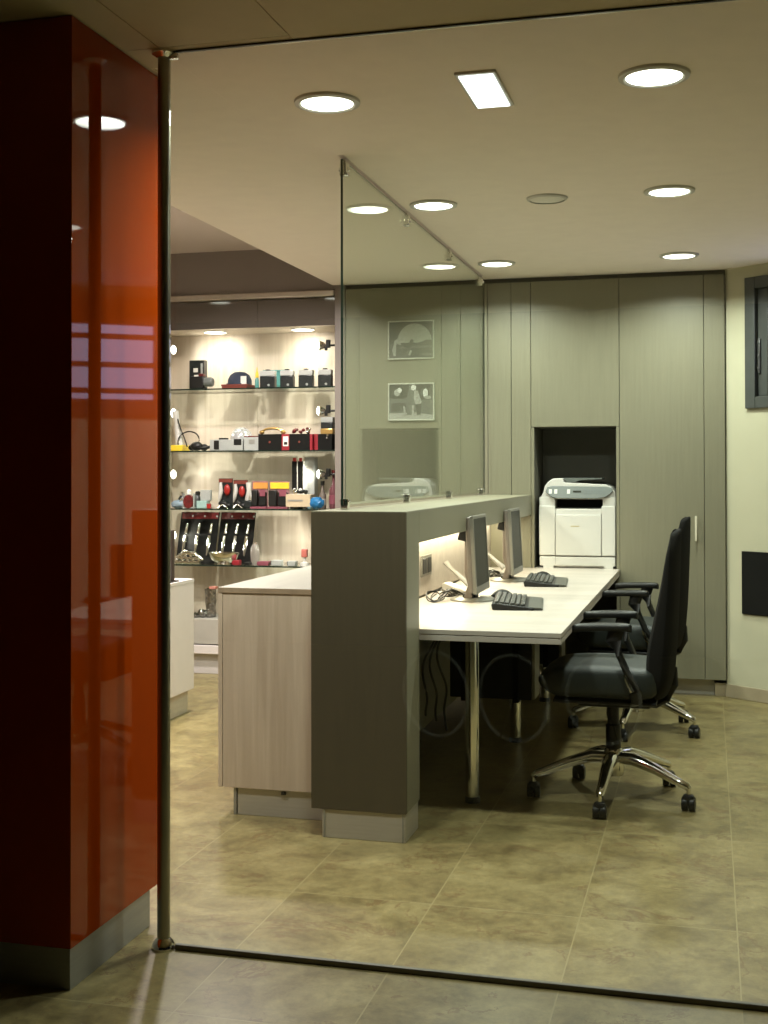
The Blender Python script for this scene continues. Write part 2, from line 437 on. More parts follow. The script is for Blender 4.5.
MB().box(-.800, -.683, 4.02, 4.385, ZC - .013, ZC - .009, .003).build('lens', emer_on, t)
t = thing('ceiling_speaker', 'round white loudspeaker grille in the ceiling among the lights', 'speaker', (-.751, 5.966, ZC - .012))
MB().lathe([(.0, -.006), (.06, -.005), (.082, 0.), (.086, .004)], (-.751, 5.966, ZC - .008), seg=36, caps=False).build('grille', mat('speaker_grille', (.80, .78, .72), .7, var=.15, scale=(260, 260, 260)), t)
MB().lathe([(.086, -.004), (.097, 0.), (.1, .008)], (-.751, 5.966, ZC - .008), seg=36, caps=False).build('rim', white_pl, t)

# ------------------------------------------------------------------ wall of cupboards
def cupboard(label, x0, x1, z0=.11, z1=2.762, name='tall_cupboard', group='grey cupboards along the back wall'):
    t = thing(name, label, 'cupboard', ((x0 + x1) / 2, 8.6, 0), group=group)
    MB().box(x0 + .001, x1 - .001, YC + .021, 8.84, z0, z1).build('carcass', laminate_dk, t)
    return t
def door(t, x0, x1, z0, z1): return MB().box(x0 + .0018, x1 - .0018, YC, YC + .019, z0, z1, .0012, 1).build('door', laminate, t)
def plinth(t, x0, x1): return MB().box(x0, x1, 8.45, 8.47, 0, .1095).build('plinth', alu, t)
t = cupboard('broad plain grey wall panelling behind the glass screen, carrying two photographs', -2.478, -1.462)
door(t, -2.478, -1.462, .11, 2.762); plinth(t, -2.478, -1.462)
t = cupboard('narrow grey cupboard door beside the far end of the glass screen', -1.462, -1.301)
door(t, -1.462, -1.301, .11, 2.762); plinth(t, -1.462, -1.301)
t = cupboard('slim grey cupboard door directly left of the printer niche', -1.301, -1.167)
door(t, -1.301, -1.167, .11, 2.762); plinth(t, -1.301, -1.167)
t = thing('niche_cupboard', 'grey cupboard with an overhead door and an open dark niche for the printer', 'cupboard', (-.871, 8.6, 0), group='grey cupboards along the back wall')
b = MB()
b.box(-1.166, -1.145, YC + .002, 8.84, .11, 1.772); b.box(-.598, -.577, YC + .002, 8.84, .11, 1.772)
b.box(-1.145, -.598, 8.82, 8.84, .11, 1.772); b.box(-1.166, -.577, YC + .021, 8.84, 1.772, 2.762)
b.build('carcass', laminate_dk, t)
b = MB(); b.box(-1.166, -1.146, YC, YC + .004, .11, 1.77); b.box(-.597, -.577, YC, YC + .004, .11, 1.77); b.build('front_edge', laminate, t)
door(t, -1.167, -.576, 1.775, 2.762); plinth(t, -1.167, -.576)
t = cupboard('tall grey cupboard door with a short bar handle beside the printer niche', -.576, -.029)
d = door(t, -.576, -.029, .11, 2.762); plinth(t, -.576, -.029)
b = MB().box(-.090, -.076, YC - .030, YC - .020, 1.015, 1.18, .003)
b.box(-.088, -.078, YC - .022, YC + .001, 1.03, 1.045); b.box(-.088, -.078, YC - .022, YC + .001, 1.15, 1.165)
lab(b.build('handle', mat('satin_handle', (.62, .58, .46), .35), d), 'short vertical pale metal bar handle')
t = cupboard('slim grey end cupboard strip meeting the cream wall', -.029, .105)
door(t, -.029, .105, .11, 2.762); plinth(t, -.029, .029)
struct(MB().box(-2.48, .12, YC + .03, YC + .06, 2.7625, ZC - .001).build('trim_1', laminate_dk))

# two framed photographs on the panelling
pk = [mat('photo_%d' % i, (g, g, g * .93), .5, var=.25, scale=(70, 70, 70)) for i, g in enumerate((.008, .035, .10, .36, .85))]
def photo(label, z0, z1, shapes):
    x0, x1 = -2.166, -1.836
    t = thing('framed_photograph', label, 'picture', ((x0 + x1) / 2, YC - .01, z0), group='framed black and white photographs behind the screen')
    y0 = YC - .018
    b = MB(); f = .009
    b.box(x0, x1, y0, YC - .001, z0, z0 + f, .002); b.box(x0, x1, y0, YC - .001, z1 - f, z1, .002)
    b.box(x0, x0 + f, y0, YC - .001, z0 + f, z1 - f, .002); b.box(x1 - f, x1, y0, YC - .001, z0 + f, z1 - f, .002)
    b.build('frame', mat('pale_frame', (.62, .62, .56), .4), t)
    b = MB(); yy = YC - .010
    b.use(0).box(x0 + f, x1 - f, yy, yy + .004, z0 + f, z1 - f)
    W_, H_ = x1 - x0 - 2 * f, z1 - z0 - 2 * f
    for k, (mi, poly) in enumerate(shapes):
        yk = yy - .0004 * (k + 1)
        b.use(mi).prism([(x0 + f + u * W_, z0 + f + v * H_) for u, v in poly], 'y', yk, yk + .0003)
    b.build('print', pk, t)
def arc(cx, cy, rx, ry, a0=0, a1=360, n=20): return [(cx + rx * math.cos(R(a0 + (a1 - a0) * i / n)), cy + ry * math.sin(R(a0 + (a1 - a0) * i / n))) for i in range(n + (0 if a1 - a0 == 360 else 1))]
photo('upper framed black and white photograph, a large pale dome over dark ground', 2.255, 2.525,
      [(1, [(0, 0), (1, 0), (1, .36), (0, .42)]), (3, arc(.58, .42, .40, .53, 0, 180)), (1, [(.5, .38), (1, .36), (1, .48), (.86, .5), (.74, .44), (.6, .40)]),
       (2, [(.22, .26), (.98, .28), (.98, .33), (.3, .34)]), (2, [(.75, .06), (.97, .06), (.97, .13), (.75, .13)]),
       (3, [(.07, .22), (.13, .50), (.18, .52), (.26, .42), (.28, .36), (.17, .40), (.15, .06), (.10, .06)]),
       (0, [(.28, .40), (.45, .40), (.50, .52), (.56, .50), (.55, .36), (.46, .26), (.34, .30)]), (3, [(.44, .07), (.48, .22), (.53, .20), (.48, .07)])])
photo('lower framed black and white photograph, two people bending over in a sunny park', 1.828, 2.09,
      [(3, [(0, 0), (1, 0), (1, .12), (.55, .2), (0, .17)]), (2, [(0, .17), (.55, .2), (1, .12), (1, .55), (0, .6)]), (1, [(.05, .22), (.4, .25), (.38, .5), (.05, .45)]),
       (3, arc(.18, .76, .07, .1)), (4, arc(.24, .83, .05, .07)), (4, arc(.83, .74, .06, .13)), (3, arc(.88, .62, .08, .05)),
       (2, [(.26, .52), (.40, .62), (.46, .88), (.58, .92), (.66, .72), (.60, .34), (.52, .12), (.40, .12), (.44, .45), (.28, .46)]),
       (4, arc(.56, .90, .06, .08)), (3, [(.58, .84), (.66, .80), (.74, .52), (.74, .44), (.60, .42), (.56, .60)]),
       (1, [(.60, .42), (.74, .44), (.72, .12), (.64, .12)]), (3, [(.32, .38), (.36, .38), (.40, .08), (.34, .08)]), (3, [(.52, .40), (.58, .40), (.56, .10), (.52, .10)])])

# ------------------------------------------------------------------ grey hutch, glass screen
HX0, HX1, HY0, HYM, HY1, HZ = -1.56, -1.1647, 4.77, 5.004, YC - .002, 1.314
t = thing('desk_hutch', 'grey laminate desk hutch with a tall end column and glowing underside', 'partition', (-1.36, 6.2, 0))
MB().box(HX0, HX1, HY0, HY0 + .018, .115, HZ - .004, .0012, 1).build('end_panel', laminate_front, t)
b = MB()
b.box(HX1 - .018, HX1, HY0 + .0185, HYM, .115, HZ - .004, .0012, 1)
b.box(HX0, HX1 - .0185, HY0 + .0185, HYM, .115, HZ - .019)
b.build('column', laminate, t)
MB().box(HX0, HX1, HY0, HY1, HZ - .018 + .0145, HZ, .001, 1).build('top', laminate, t)
MB().box(HX0 + .002, HX1, HYM + .002, HY1, 1.178, HZ - .0045, .001, 1).build('beam', laminate, t)
MB().box(-1.46, -1.445, HYM + .001, HY1, .83, 1.178).build('back_panel', wood_desk, t)
MB().box(-1.56, -1.461, HYM + .001, HY1, .12, 1.178).build('rear_panel', laminate, t)
MB().box(HX0 + .045, HX1 - .004, HY0 + .004, HYM - .01, 0, .1145, .002).build('plinth', alu, t)
for xa in (HX0 + .052, HX1 - .018):
    MB().box(xa, xa + .006, HY0 + .0015, HY0 + .006, 0, .1145, .001).build('plinth_corner', alu_dk, t)
lab(MB().box(-1.41, -1.385, 5.06, 8.3, 1.171, 1.178).build('light_strip', led_on, t), 'warm white glowing light strip')
lamp('strip_lamp', 'AREA', (-1.395, 6.68, 1.168), 21., (1., .88, .66), .03, shape='RECTANGLE', size_y=3.2)

t = thing('glass_screen', 'tall frameless clear glass screen on clips above the grey hutch', 'screen', (-1.475, 6.58, HZ))
GS = MB()
GS.use(0).box(-1.487, -1.477, 4.950, 8.33, HZ + .018, ZC - .012)
o = GS.build('pane', [glass_scr, edge_gl], t)
for p in o.data.polygons:
    if abs(p.normal.x) < .5: p.material_index = 1
for y in (4.99, 6.09, 7.145, 8.21):
    b = MB().box(-1.499, -1.465, y - .018, y + .018, ZC - .075, ZC - .018, .004); b.box(-1.506, -1.458, y - .008, y + .008, ZC - .055, ZC - .038, .003); b.box(-1.489, -1.475, y - .008, y + .008, ZC - .02, ZC); b.build('ceiling_clip', chrome, t)
    b = MB().box(-1.499, -1.465, y - .012, y + .012, HZ, HZ + .045, .003); b.box(-1.505, -1.459, y - .006, y + .006, HZ + .03, HZ + .04, .003); b.build('foot_clip', chrome, t)
b = MB(); b.box(-1.494, -1.470, 4.93, 8.24, ZC - .0008, ZC + .001); b.build('ceiling_channel', mat('channel_paint', (.72, .62, .58), .8), t)

# ------------------------------------------------------------------ pale wood counter at the left of the hutch
t = thing('wood_counter', 'pale wood counter with aluminium plinth left of the grey hutch column', 'counter', (-1.82, 6.4, 0))
CX0, CX1, CY0, CY1, CZ = -2.052, HX0 - .002, 4.985, 7.9, .975
MB().box(CX0, CX1, CY0, CY1, CZ - .022, CZ, .001, 1).build('top', wood_top, t)
MB().box(CX0 + .021, CX1, CY0 + .003, CY0 + .02, .117, CZ - .0225, .001, 1).build('front_panel', wood_v, t)
MB().box(CX0, CX0 + .0195, CY0 + .001, CY1, .117, CZ - .0225, .001, 1).build('side_panel', wood_v, t)
MB().box(CX0 + .02, CX1, CY0 + .021, CY1, .118, CZ - .024).build('carcass', laminate_dk, t)
MB().box(CX0, CX1, CY0 - .0005, CY0 + .002, CZ - .0225, CZ - .0005).build('edge_band', wood_edge, t)
b = MB().box(CX0 + .07, CX1, CY0 + .012, CY0 + .03, 0, .1168, .002); b.box(CX0 + .07, CX0 + .088, CY0 + .012, CY1, 0, .1168, .002)
b.build('plinth', alu, t)
MB().box(CX0 + .068, CX0 + .082, CY0 + .009, CY0 + .016, 0, .1165, .001).build('plinth_corner', alu_dk, t)
MB().box(CX0 + .285, CX0 + .305, CY0 + .004, CY0 + .02, .098, .112, .002).build('plinth_clip', black, t)

# ------------------------------------------------------------------ desk
DX0, DX1, DY0, DY1, DZ = -1.444, -.578, 5.006, 8.80, .82
t = thing('wood_desk', 'long pale wood desk on chrome legs behind the grey column', 'desk', (-1.0, 6.9, 0))
b = MB().box(DX0, HX1 - .02, HYM + .002, YC - .003, DZ - .020, DZ, .001, 1); b.box(HX1 - .02, DX1, DY0, YC - .003, DZ - .020, DZ, .001, 1)
b.box(-1.143, -.600, YC - .003, DY1, DZ - .02, DZ); b.build('top', wood_desk, t)
b = MB().box(DX0, DX1 - .001, DY0 + .001, YC - .003, DZ - .046, DZ - .0235, .001, 1); b.build('lower_board', wood_desk, t)
MB().box(DX0, DX1 - .008, DY0 + .008, YC - .003, DZ - .0236, DZ - .0199).build('shadow_joint', wood_edge, t)
for y in (5.45, 6.72, 7.95):
    l = MB().lathe([(.03, .02), (.03, DZ - .047)], (-1.027, y, 0), seg=24).build('leg', chrome, t)
    MB().lathe([(.034, 0), (.034, .018), (.03, .026)], (-1.027, y, 0), seg=24).build('foot', black, l)

# computers hanging under the desk
def tower(y, label):
    t = thing('computer_tower', label, 'computer', (-1.05, y, .30), group='computers hanging under the desk')
    MB().box(-1.31, -.885, y - .09, y + .09, .30, .735, .004).build('case', black, t)
    b = MB().box(-.884, -.866, y - .088, y + .088, .305, .73, .004); b.build('front_panel', silver_pl, t)
    b = MB().box(-1.28, -.93, y - .12, y - .095, .74, .772); b.box(-1.28, -.93, y + .095, y + .12, .74, .772)
    for s_ in (-1, 1):
        for x in (-1.25, -.98): b.box(x, x + .03, y + s_ * .100 - .004, y + s_ * .100 + .004, .285, .772)
    for x in (-1.25, -.98): b.box(x, x + .03, y - .104, y + .104, .285, .297)
    b.build('hanger', blackmat, t)
    return t
tower(6.42, 'black computer case with silver front hanging under the near half of the desk')
tower(7.62, 'black computer case with silver front hanging under the far half of the desk')

# socket plates
def socket(y, label):
    t = thing('wall_socket', label, 'socket', (-1.444, y, .93), group='sockets on the hutch back panel')
    b = MB().box(-1.4445, -1.436, y - .12, y + .12, .925, 1.035, .003); b.build('plate', silver_pl, t)
    for dy in (-.055, .055):
        MB().box(-1.437, -1.433, y + dy - .042, y + dy + .042, .940, 1.020, .003).build('outlet', black, t)
socket(6.35, 'double black socket plate on the glowing hutch panel behind the near monitor')

# monitors
def monitor(x, y, label):
    t = thing('computer_monitor', label, 'monitor', (x, y, DZ), group='flat monitors on the desk')
    hw = .188; z0, z1 = .045, .432
    tilt = Matrix.Rotation(R(-3), 3, 'Y')
    def T(mb):
        for v in mb.bm.verts: v.co = tilt @ v.co
        return mb
    b = MB(); f = .016; fb = .034
    b.box(.0, .018, -hw, hw, z1 - f, z1, .002, 1); b.box(.0, .018, -hw, hw, z0, z0 + fb, .002, 1)
    b.box(.0, .018, -hw, -hw + f, z0 + fb, z1 - f, .002, 1); b.box(.0, .018, hw - f, hw, z0 + fb, z1 - f, .002, 1)
    T(b).build('bezel', silver_pl, t, local=True)
    T(MB().box(.006, .014, -hw + f, hw - f, z0 + fb, z1 - f)).build('display', screen_m, t, local=True)
    T(MB().box(-.024, .0005, -hw + .004, hw - .004, z0 + .006, z1 - .006, .006)).build('back_shell', mat('monitor_shell', (.17, .145, .12), .5), t, local=True)
    T(MB().prism([(-.075, z1 - .115), (-.024, z1 - .13), (-.024, z1 - .015), (-.05, z1 - .04)], 'y', -.15, .15, .006)).build('rear_housing', black, t, local=True)
    b = MB().prism([(-.075, .012), (-.028, .012), (-.026, .24), (-.026, .31), (-.068, .31), (-.068, .14), (-.050, .08)], 'y', -.085, .085, .006); b.build('stand_neck', mat('stand_grey', (.17, .14, .115), .45, .1), t, local=True)
    b = MB().box(-.085, -.02, -.05, .05, .008, .035, .008); b.build('stand_hinge', black, t, local=True)
    MB().lathe([(.115, 0), (.115, .006), (.10, .014), (.02, .02)], (-.04, 0, 0), seg=36, sy=1.15).build('stand_base', silver_pl, t, local=True)
    return t
monitor(-1.125, 6.21, 'silver framed flat monitor on the desk nearest the grey column')
m2 = monitor(-1.118, 7.36, 'silver framed flat monitor on the desk nearer the printer')

# keyboards and mice
def keyboard(x, y, rz, label):
    t = thing('keyboard', label, 'keyboard', (x, y, DZ), rz, 'keyboards on the desk')
    b = MB().prism([(-.105, 0), (.12, 0), (.135, .006), (.12, .012), (.075, .016), (-.10, .034), (-.112, .026)], 'y', -.255, .255, .004)
    for v in b.bm.verts:
        if v.co.x > .05: v.co.x -= .05 * (v.co.x - .05) / .085 * (abs(v.co.y) / .255) ** 8
    body = b.build('body', black, t, local=True)
    mk = mat('key_grey', (.045, .047, .040), .42)
    for r_ in range(6):
        b = MB()
        for k in range(18):
            if r_ == 5 and 4 < k < 10: continue
            xx = -.088 + r_ * .025; yy = -.236 + k * .0262
            b.cbox((xx, yy + .012, .0375 - (xx + .1) * .098), (.020, .0215, .010), .002, 1)
        if r_ == 5: b.cbox((.037, -.05, .0265), (.020, .15, .010), .002, 1)
        b.build('key_row', mk, t, local=True)
    MB().prism([(.062, .0165), (.12, .0125), (.13, .007), (.13, .004), (.062, .010)], 'y', -.25, .25).build('palm_rest', mat('palm_rest', (.075, .075, .06), .45), t, local=True)
    return t
def mouse(x, y, z, rz, label):
    t = thing('computer_mouse', label, 'mouse', (x, y, z), rz, 'computer mice on the desk')
    rows = []
    for i in range(9):
        a = i / 8; xx = -.07 + .14 * a
        w = .042 * math.sin(math.pi * (.12 + .80 * a)) ** .6; h = .040 * math.sin(math.pi * (.10 + .85 * a)) ** .8
        rows.append([(xx, w * math.cos(R(180 * k / 10)), max(.0, h * math.sin(R(180 * k / 10)))) for k in range(11)])
    MB().grid(rows, close=True).build('shell', black, t, local=True)
    MB().lathe([(.004, -.004), (.004, .004)], (-.03, 0, .033), axis='y', seg=12).build('wheel', grey_pl, t, local=True)
    MB().tube([(-.058, 0, .012), (-.09, .01, .004), (-.14, .03, .004), (-.17, .10, .004)], .003, 6).build('cable', black, t, local=True)
    return t
keyboard(-.915, 6.03, R(7), 'black keyboard in front of the near monitor, long side along the desk')
mouse(-1.045, 6.40, DZ, R(60), 'black mouse lying at the far end of the near keyboard')
keyboard(-.930, 7.24, R(5), 'black keyboard with paler keys in front of the far monitor')
mouse(-.99, 7.60, DZ, R(60), 'black mouse at the far end of the far keyboard, toward the printer')

# desk telephones and loose leads
def phone(x, y, label):
    t = thing('desk_telephone', label, 'telephone', (x, y, DZ), R(-8), 'telephones on the desk')
    pz = mat('phone_white', (.42, .40, .36), .35)
    MB().prism([(-.06, .0), (.085, .0), (.085, .014), (-.05, .060), (-.062, .055)], 'y', -.045, .045, .005).build('base', pz, t, local=True)
    b = MB()
    b.tube([(-.055, .0, .165), (-.03, .0, .140), (.02, .0, .098), (.075, .0, .052)], [.022, .016, .016, .024], 10, .7)
    b.build('handset', pz, t, local=True)
    b = MB(); pts = []
    for i in range(60):
        a = i / 59
        pts.append((.09 + .05 * math.sin(a * 3.1) + .011 * math.cos(i * 1.4), -.02 - .16 * a + .011 * math.sin(i * 1.4), .016 + .02 * math.sin(a * 3.1) + .008 * math.cos(i * 1.4)))
    b.tube(pts, .003, 5); b.build('coiled_cord', mat('cord_grey', (.15, .14, .12), .5), t, local=True)
    return t
phone(-1.315, 6.50, 'white telephone with raised handset against the glowing panel behind the near monitor')
phone(-1.315, 7.66, 'white telephone behind the far monitor')
def leads(cx, cy, label, sd):
    rnd = random.Random(sd)
    b = MB()
    for k in range(6):
        pts = []; ph = rnd.uniform(0, 6)
        r0 = rnd.uniform(.03, .055)
        for i in range(40):
            a = i / 39 * 6.28 * 1.6 + ph
            pts.append((cx + (k - 2.5) * .014 + r0 * .8 * math.cos(a), cy + (k - 2.5) * .05 + r0 * 1.5 * math.sin(a), DZ + .006 + .022 * (1 + math.sin(a * .9 + k)) / 1.0))
        b.tube(pts, .0034, 6)
    tag(b.build('cable_bundle', black), label, 'cable', 'loose leads on the desk')
leads(-1.30, 6.18, 'tangle of black leads under the socket plate beside the near monitor', 3)
leads(-1.30, 7.42, 'tangle of black leads beside the foot of the far monitor', 5)
def undercable(y, label, sd):
    rnd = random.Random(sd); b = MB()
    for k in range(3):
        pts = [(-1.30 + .03 * k + .02 * math.sin(i * .5 + k), y + .05 * k + .10 * math.sin(i * .32 + k), .768 - i * .022 * (1 + .1 * k)) for i in range(22)]
        b.tube(pts, .006, 6)
    tag(b.build('hanging_cable', mat('cable_grey', (.06, .06, .05), .5)), label, 'cable', 'cables under the desk')
undercable(5.75, 'dark cables hanging below the desk behind its nearest chrome leg', 1)

# ------------------------------------------------------------------ printer
t = thing('office_printer', 'white laser multifunction printer standing in the dark niche at the desk end', 'printer', (-.865, 8.55, DZ))
PX0, PX1, PY0, PY1 = -1.120, -.602, 8.385, 8.78
b = MB()
b.box(PX0, PX1, PY0 + .012, PY1, .90, 1.225, .012)
b.box(PX0 + .004, PX0 + .112, PY0 + .014, PY1, 1.20, 1.30, .006); b.box(PX1 - .088, PX1 - .001, PY0 + .014, PY1, 1.20, 1.30, .006); b.box(PX0 + .10, PX1 - .08, PY0 + .12, PY1, 1.20, 1.30)
b.prism([(PX0 + .006, 1.285), (PX0 + .030, 1.33), (PX0 + .040, 1.372), (PX0 + .062, 1.402), (PX0 + .095, 1.424), (-.960, 1.427), (-.948, 1.398), (PX1 - .075, 1.385), (PX1 - .030, 1.368), (PX1 - .004, 1.335), (PX1 - .001, 1.285)], 'y', PY0 + .022, PY1, .006)
b.build('body', white_pl, t)
b = MB().box(PX0 + .115, PX1 - .098, PY0, PY0 + .016, .905, 1.180, .004)
b.build('front_door', white_pl, t)
MB().box(PX0 + .004, PX0 + .112, PY0 + .002, PY0 + .016, .905, 1.24, .006).build('front_cheek', white_pl, t)
MB().box(PX1 - .095, PX1 - .003, PY0 + .002, PY0 + .016, .905, 1.24, .006).build('front_cheek', white_pl, t)
MB().box(PX0 + .118, PX1 - .093, PY0 + .09, PY0 + .118, 1.226, 1.284).build('output_slot', blackmat, t)
MB().box(PX0 + .113, PX1 - .089, PY0 + .012, PY0 + .10, 1.2255, 1.231).build('output_tray', blackmat, t)
def slant(mb):
    for v in mb.bm.verts: v.co.y -= (1.372 - v.co.z) * .42
    return mb
b = slant(MB().prism([(PX0 + .056, 1.366), (PX0 + .047, 1.335), (PX0 + .085, 1.300), (PX0 + .13, 1.290), (PX1 - .115, 1.290), (PX1 - .065, 1.302), (PX1 - .022, 1.335), (PX1 - .026, 1.362), (PX1 - .06, 1.370), (PX0 + .09, 1.375)], 'y', PY0 + .020, PY0 + .05, .004))
cp = b.build('control_panel', grey_pl, t)
def onpanel(mb, x, w, h, zoff=0.):
    z = 1.337 + zoff
    before = set(mb.bm.verts); mb.box(x - w / 2, x + w / 2, PY0 + .0175, PY0 + .024, z - h / 2, z + h / 2)
    for v in mb.bm.verts:
        if v not in before: v.co.y -= (1.372 - v.co.z) * .42
for x in (-1.040, -1.003, -.917):
    b = MB(); onpanel(b, x, .020, .030); b.build('button', white_pl, cp)
b = MB(); onpanel(b, -.86, .055, .012); b.build('display', screen_m, cp)
b = MB()
for i in range(9):
    for j in range(2): onpanel(b, -.805 + i * .016, .009, .009, .009 * (j * 2 - 1))
b.build('keypad', mat('keypad_dark', (.12, .14, .14), .4), cp)
b = MB().prism([(-.957, 1.428), (-.938, 1.401), (-.875, 1.399), (-.84, 1.412), (-.70, 1.420), (-.70, 1.428)], 'y', PY0 + .024, PY1 - .02, .002); b.build('feeder_tray', grey_pl, t)
b = MB().box(PX0 + .006, PX1 - .004, PY0 + .004, PY1, .834, .897, .006); b.build('paper_tray', white_pl, t)
b = MB().box(PX0 + .03, PX0 + .10, PY0 + .003, PY0 + .05, DZ, .845); b.box(PX1 - .08, PX1 - .02, PY0 + .003, PY0 + .05, DZ, .845); b.box(PX0 + .02, PX1 - .02, PY1 - .06, PY1 - .01, DZ, .845); b.box(PX0 + .05, PX1 - .05, PY0 + .03, PY1 - .02, .824, .8455); b.build('foot', white_pl, t)
MB().box(-.902, -.845, PY0 - .0012, PY0 + .002, 1.100, 1.107).build('badge', mat('badge_gold', (.42, .36, .2), .4), t)
b = MB()
for x in (PX0 + .1135, PX1 - .0965): b.box(x - .0012, x + .0012, PY0 + .002, PY0 + .012, .90, 1.19)
b.box(PX0 + .006, PX1 - .004, PY0 + .008, PY0 + .02, .897, .9005); b.box(PX0 + .1125, PX0 + .1145, PY0 + .0025, PY0 + .004, .846, .897)
b.build('joint', mat('joint_shadow_gap', (.20, .19, .16), .7), t)

# ------------------------------------------------------------------ office chairs
def chair(x, y, label):
    t = thing('office_chair', label, 'chair', (x, y, 0), group='black office chairs at the desk')
    angs = [265, 337, 49, 121, 193]
    b = MB().lathe([(.045, .105), (.05, .12), (.05, .195), (.042, .215), (.034, .225)], seg=24); hub = b.build('hub', chrome, t, local=True)
    for a in angs:
        c, s_ = math.cos(R(a)), math.sin(R(a))
        b = MB().tube([(.03 * c, .03 * s_, .185), (.10 * c, .10 * s_, .187), (.20 * c, .20 * s_, .160), (.31 * c, .31 * s_, .118), (.352 * c, .352 * s_, .104), (.362 * c, .362 * s_, .094)],
                      [.034, .034, .028, .022, .020, .014], 12, .85)
        b.build('base_arm', chrome, t, local=True)
        ca = MB().lathe([(.009, .07), (.009, .098)], (.36 * c, .36 * s_, 0), seg=10)
        ca.build('caster_stem', chrome, t, local=True)
        tan = Vector((-s_, c, 0)); p = Vector((.36 * c, .36 * s_, 0))
        # twin wheels under a hood
        b = MB()
        rollang = R(a) + R(20)
        for side in (-1, 1):
            bb = MB().lathe([(.006, -.013), (.028, -.013), (.0305, -.009), (.0305, .009), (.028, .013), (.006, .013)], axis='y', seg=20)
            for v in bb.bm.verts: v.co = Matrix.Rotation(R([90, 84, 97, 88, 94][angs.index(a)]), 3, 'Z') @ (v.co + Vector((0, side * .0155, .0307))) + p
            tmp = bpy.data.meshes.new('tmp'); bb.bm.to_mesh(tmp); bb.bm.free(); b.bm.from_mesh(tmp); bpy.data.meshes.remove(tmp)
        for f_ in b.bm.faces: f_.smooth = True
        w = b.build('caster', black, t, local=True)
        b = MB().cbox((p.x, p.y, .046), (.046, .050, .050), .012, 2, Matrix.Rotation(R(90), 3, 'Z')); b.build('caster_hood', black, w, local=True)
    MB().lathe([(.034, .20), (.034, .33), (.026, .335), (.026, .44)], seg=20).build('gas_column', black, t, local=True)
    MB().box(-.15, .17, -.09, .09, .42, .462, .012).build('mechanism', black, t, local=True)
    # seat cushion: a rounded slab with a waterfall front edge
    rows = []; nx, ny = 14, 13
    for i in range(nx + 1):
        u = i / nx; xx = -.325 + .545 * u
        hw = .245 * (1 - .10 * (1 - u) ** 3) * (1 if u < .9 else 1 - (u - .9) * .8)
        ring = []
        zt = .618 + .014 * math.cos(math.pi * (u - .55)) - (.055 * max(0, (.22 - u) / .22) ** 2)
        if u > .85: zt += .012 * (u - .85) / .15
        zb = .474 + .06 * max(0, (.16 - u) / .16) ** 1.5 - .0
        for k in range(24):
            a = 2 * math.pi * k / 24
            cy = math.copysign(abs(math.cos(a)) ** .32, math.cos(a)); sz = math.copysign(abs(math.sin(a)) ** .45, math.sin(a))
            dish = -.010 * (1 - (cy) ** 2) if sz > 0 else 0
            ring.append((xx, hw * cy, (zt + zb) / 2 + (zt - zb) / 2 * sz + dish))
        sc = min(1., math.sqrt(max(.02, 1 - ((u - .5) / .5) ** 10)))
        ring = [(p[0], p[1] * (.90 + .10 * sc), (zt + zb) / 2 + (p[2] - (zt + zb) / 2) * (.45 + .55 * sc)) for p in ring]
        rows.append(ring)
    MB().grid(rows, close=True).build('seat', leather, t, local=True, sub=1)
    MB().box(-.25, .20, -.20, .20, .452, .470, .012).build('seat_pan', black, t, local=True)
    # backrest: tall shell, concave, thick at the lumbar and thin at the top
    rows = []
    zs = [.468, .49, .54, .60, .68, .76, .85, .94, 1.03, 1.11, 1.17, 1.205, 1.222]
    def lerp(tab, z):
        for (a, va), (bq, vb) in zip(tab, tab[1:]):
            if z <= bq: return va + (vb - va) * (z - a) / (bq - a)
        return tab[-1][1]
    xf = [(.46, .195), (.55, .158), (.65, .152), (.75, .172), (.95, .216), (1.1, .240), (1.222, .262)]
    xb = [(.46, .235), (.55, .272), (.75, .288), (.95, .296), (1.1, .302), (1.222, .304)]
    hwt = [(.46, .17), (.52, .215), (.7, .235), (.9, .228), (1.1, .20), (1.18, .175), (1.222, .12)]
    for z in zs:
        f0, b0, hw = lerp(xf, z), lerp(xb, z), lerp(hwt, z)
        ring = []
        nk = 12
        for k in range(nk + 1):          # front, from one side to the other; sides come forward
            v = -1 + 2 * k / nk
            ring.append((f0 + .018 - .030 * v * v + (.012 if abs(v) > .99 else 0), hw * v, z + (-.02 * v * v if z > 1.15 else 0)))
        for k in range(nk + 1):
            v = 1 - 2 * k / nk
            ring.append((b0 - .035 * v * v - (.012 if abs(v) > .99 else 0), hw * v * 1.0 + (.004 if v > .99 else -.004 if v < -.99 else 0), z + (-.02 * v * v if z > 1.15 else 0)))
        rows.append(ring)
    MB().grid(rows, close=True).build('backrest', fabric, t, local=True, sub=1)
    MB().tube([(.10, 0, .435), (.19, 0, .43), (.235, 0, .455), (.258, 0, .52), (.262, 0, .60)], [.035, .035, .034, .03, .02], 12, .55).build('back_support', black, t, local=True)
    for s_ in (-1, 1):
        yy = .25 * s_
        rows = []
        pr = [(-.158, .012, .800), (-.150, .026, .806), (-.08, .036, .812), (.0, .038, .814), (.06, .036, .815), (.092, .028, .812), (.1, .014, .806)]
        for xx, w_, zt in pr:
            rows.append([(xx, yy + w_ * math.copysign(abs(math.cos(2 * math.pi * k / 16)) ** .6, math.cos(2 * math.pi * k / 16)), zt - .015 + .018 * math.copysign(abs(math.sin(2 * math.pi * k / 16)) ** .7, math.sin(2 * math.pi * k / 16))) for k in range(16)])
        MB().grid(rows, close=True).build('arm_pad', black, t, local=True, sub=1)
        b = MB().tube([(.035, yy, .792), (.020, yy, .74), (.045, yy, .68), (.080, yy, .60), (.112, yy, .52), (.118, yy * .95, .475), (.10, yy * .7, .455), (.06, yy * .3, .450)],
                      [.034, .034, .036, .034, .029, .024, .022, .02], 12, .45)
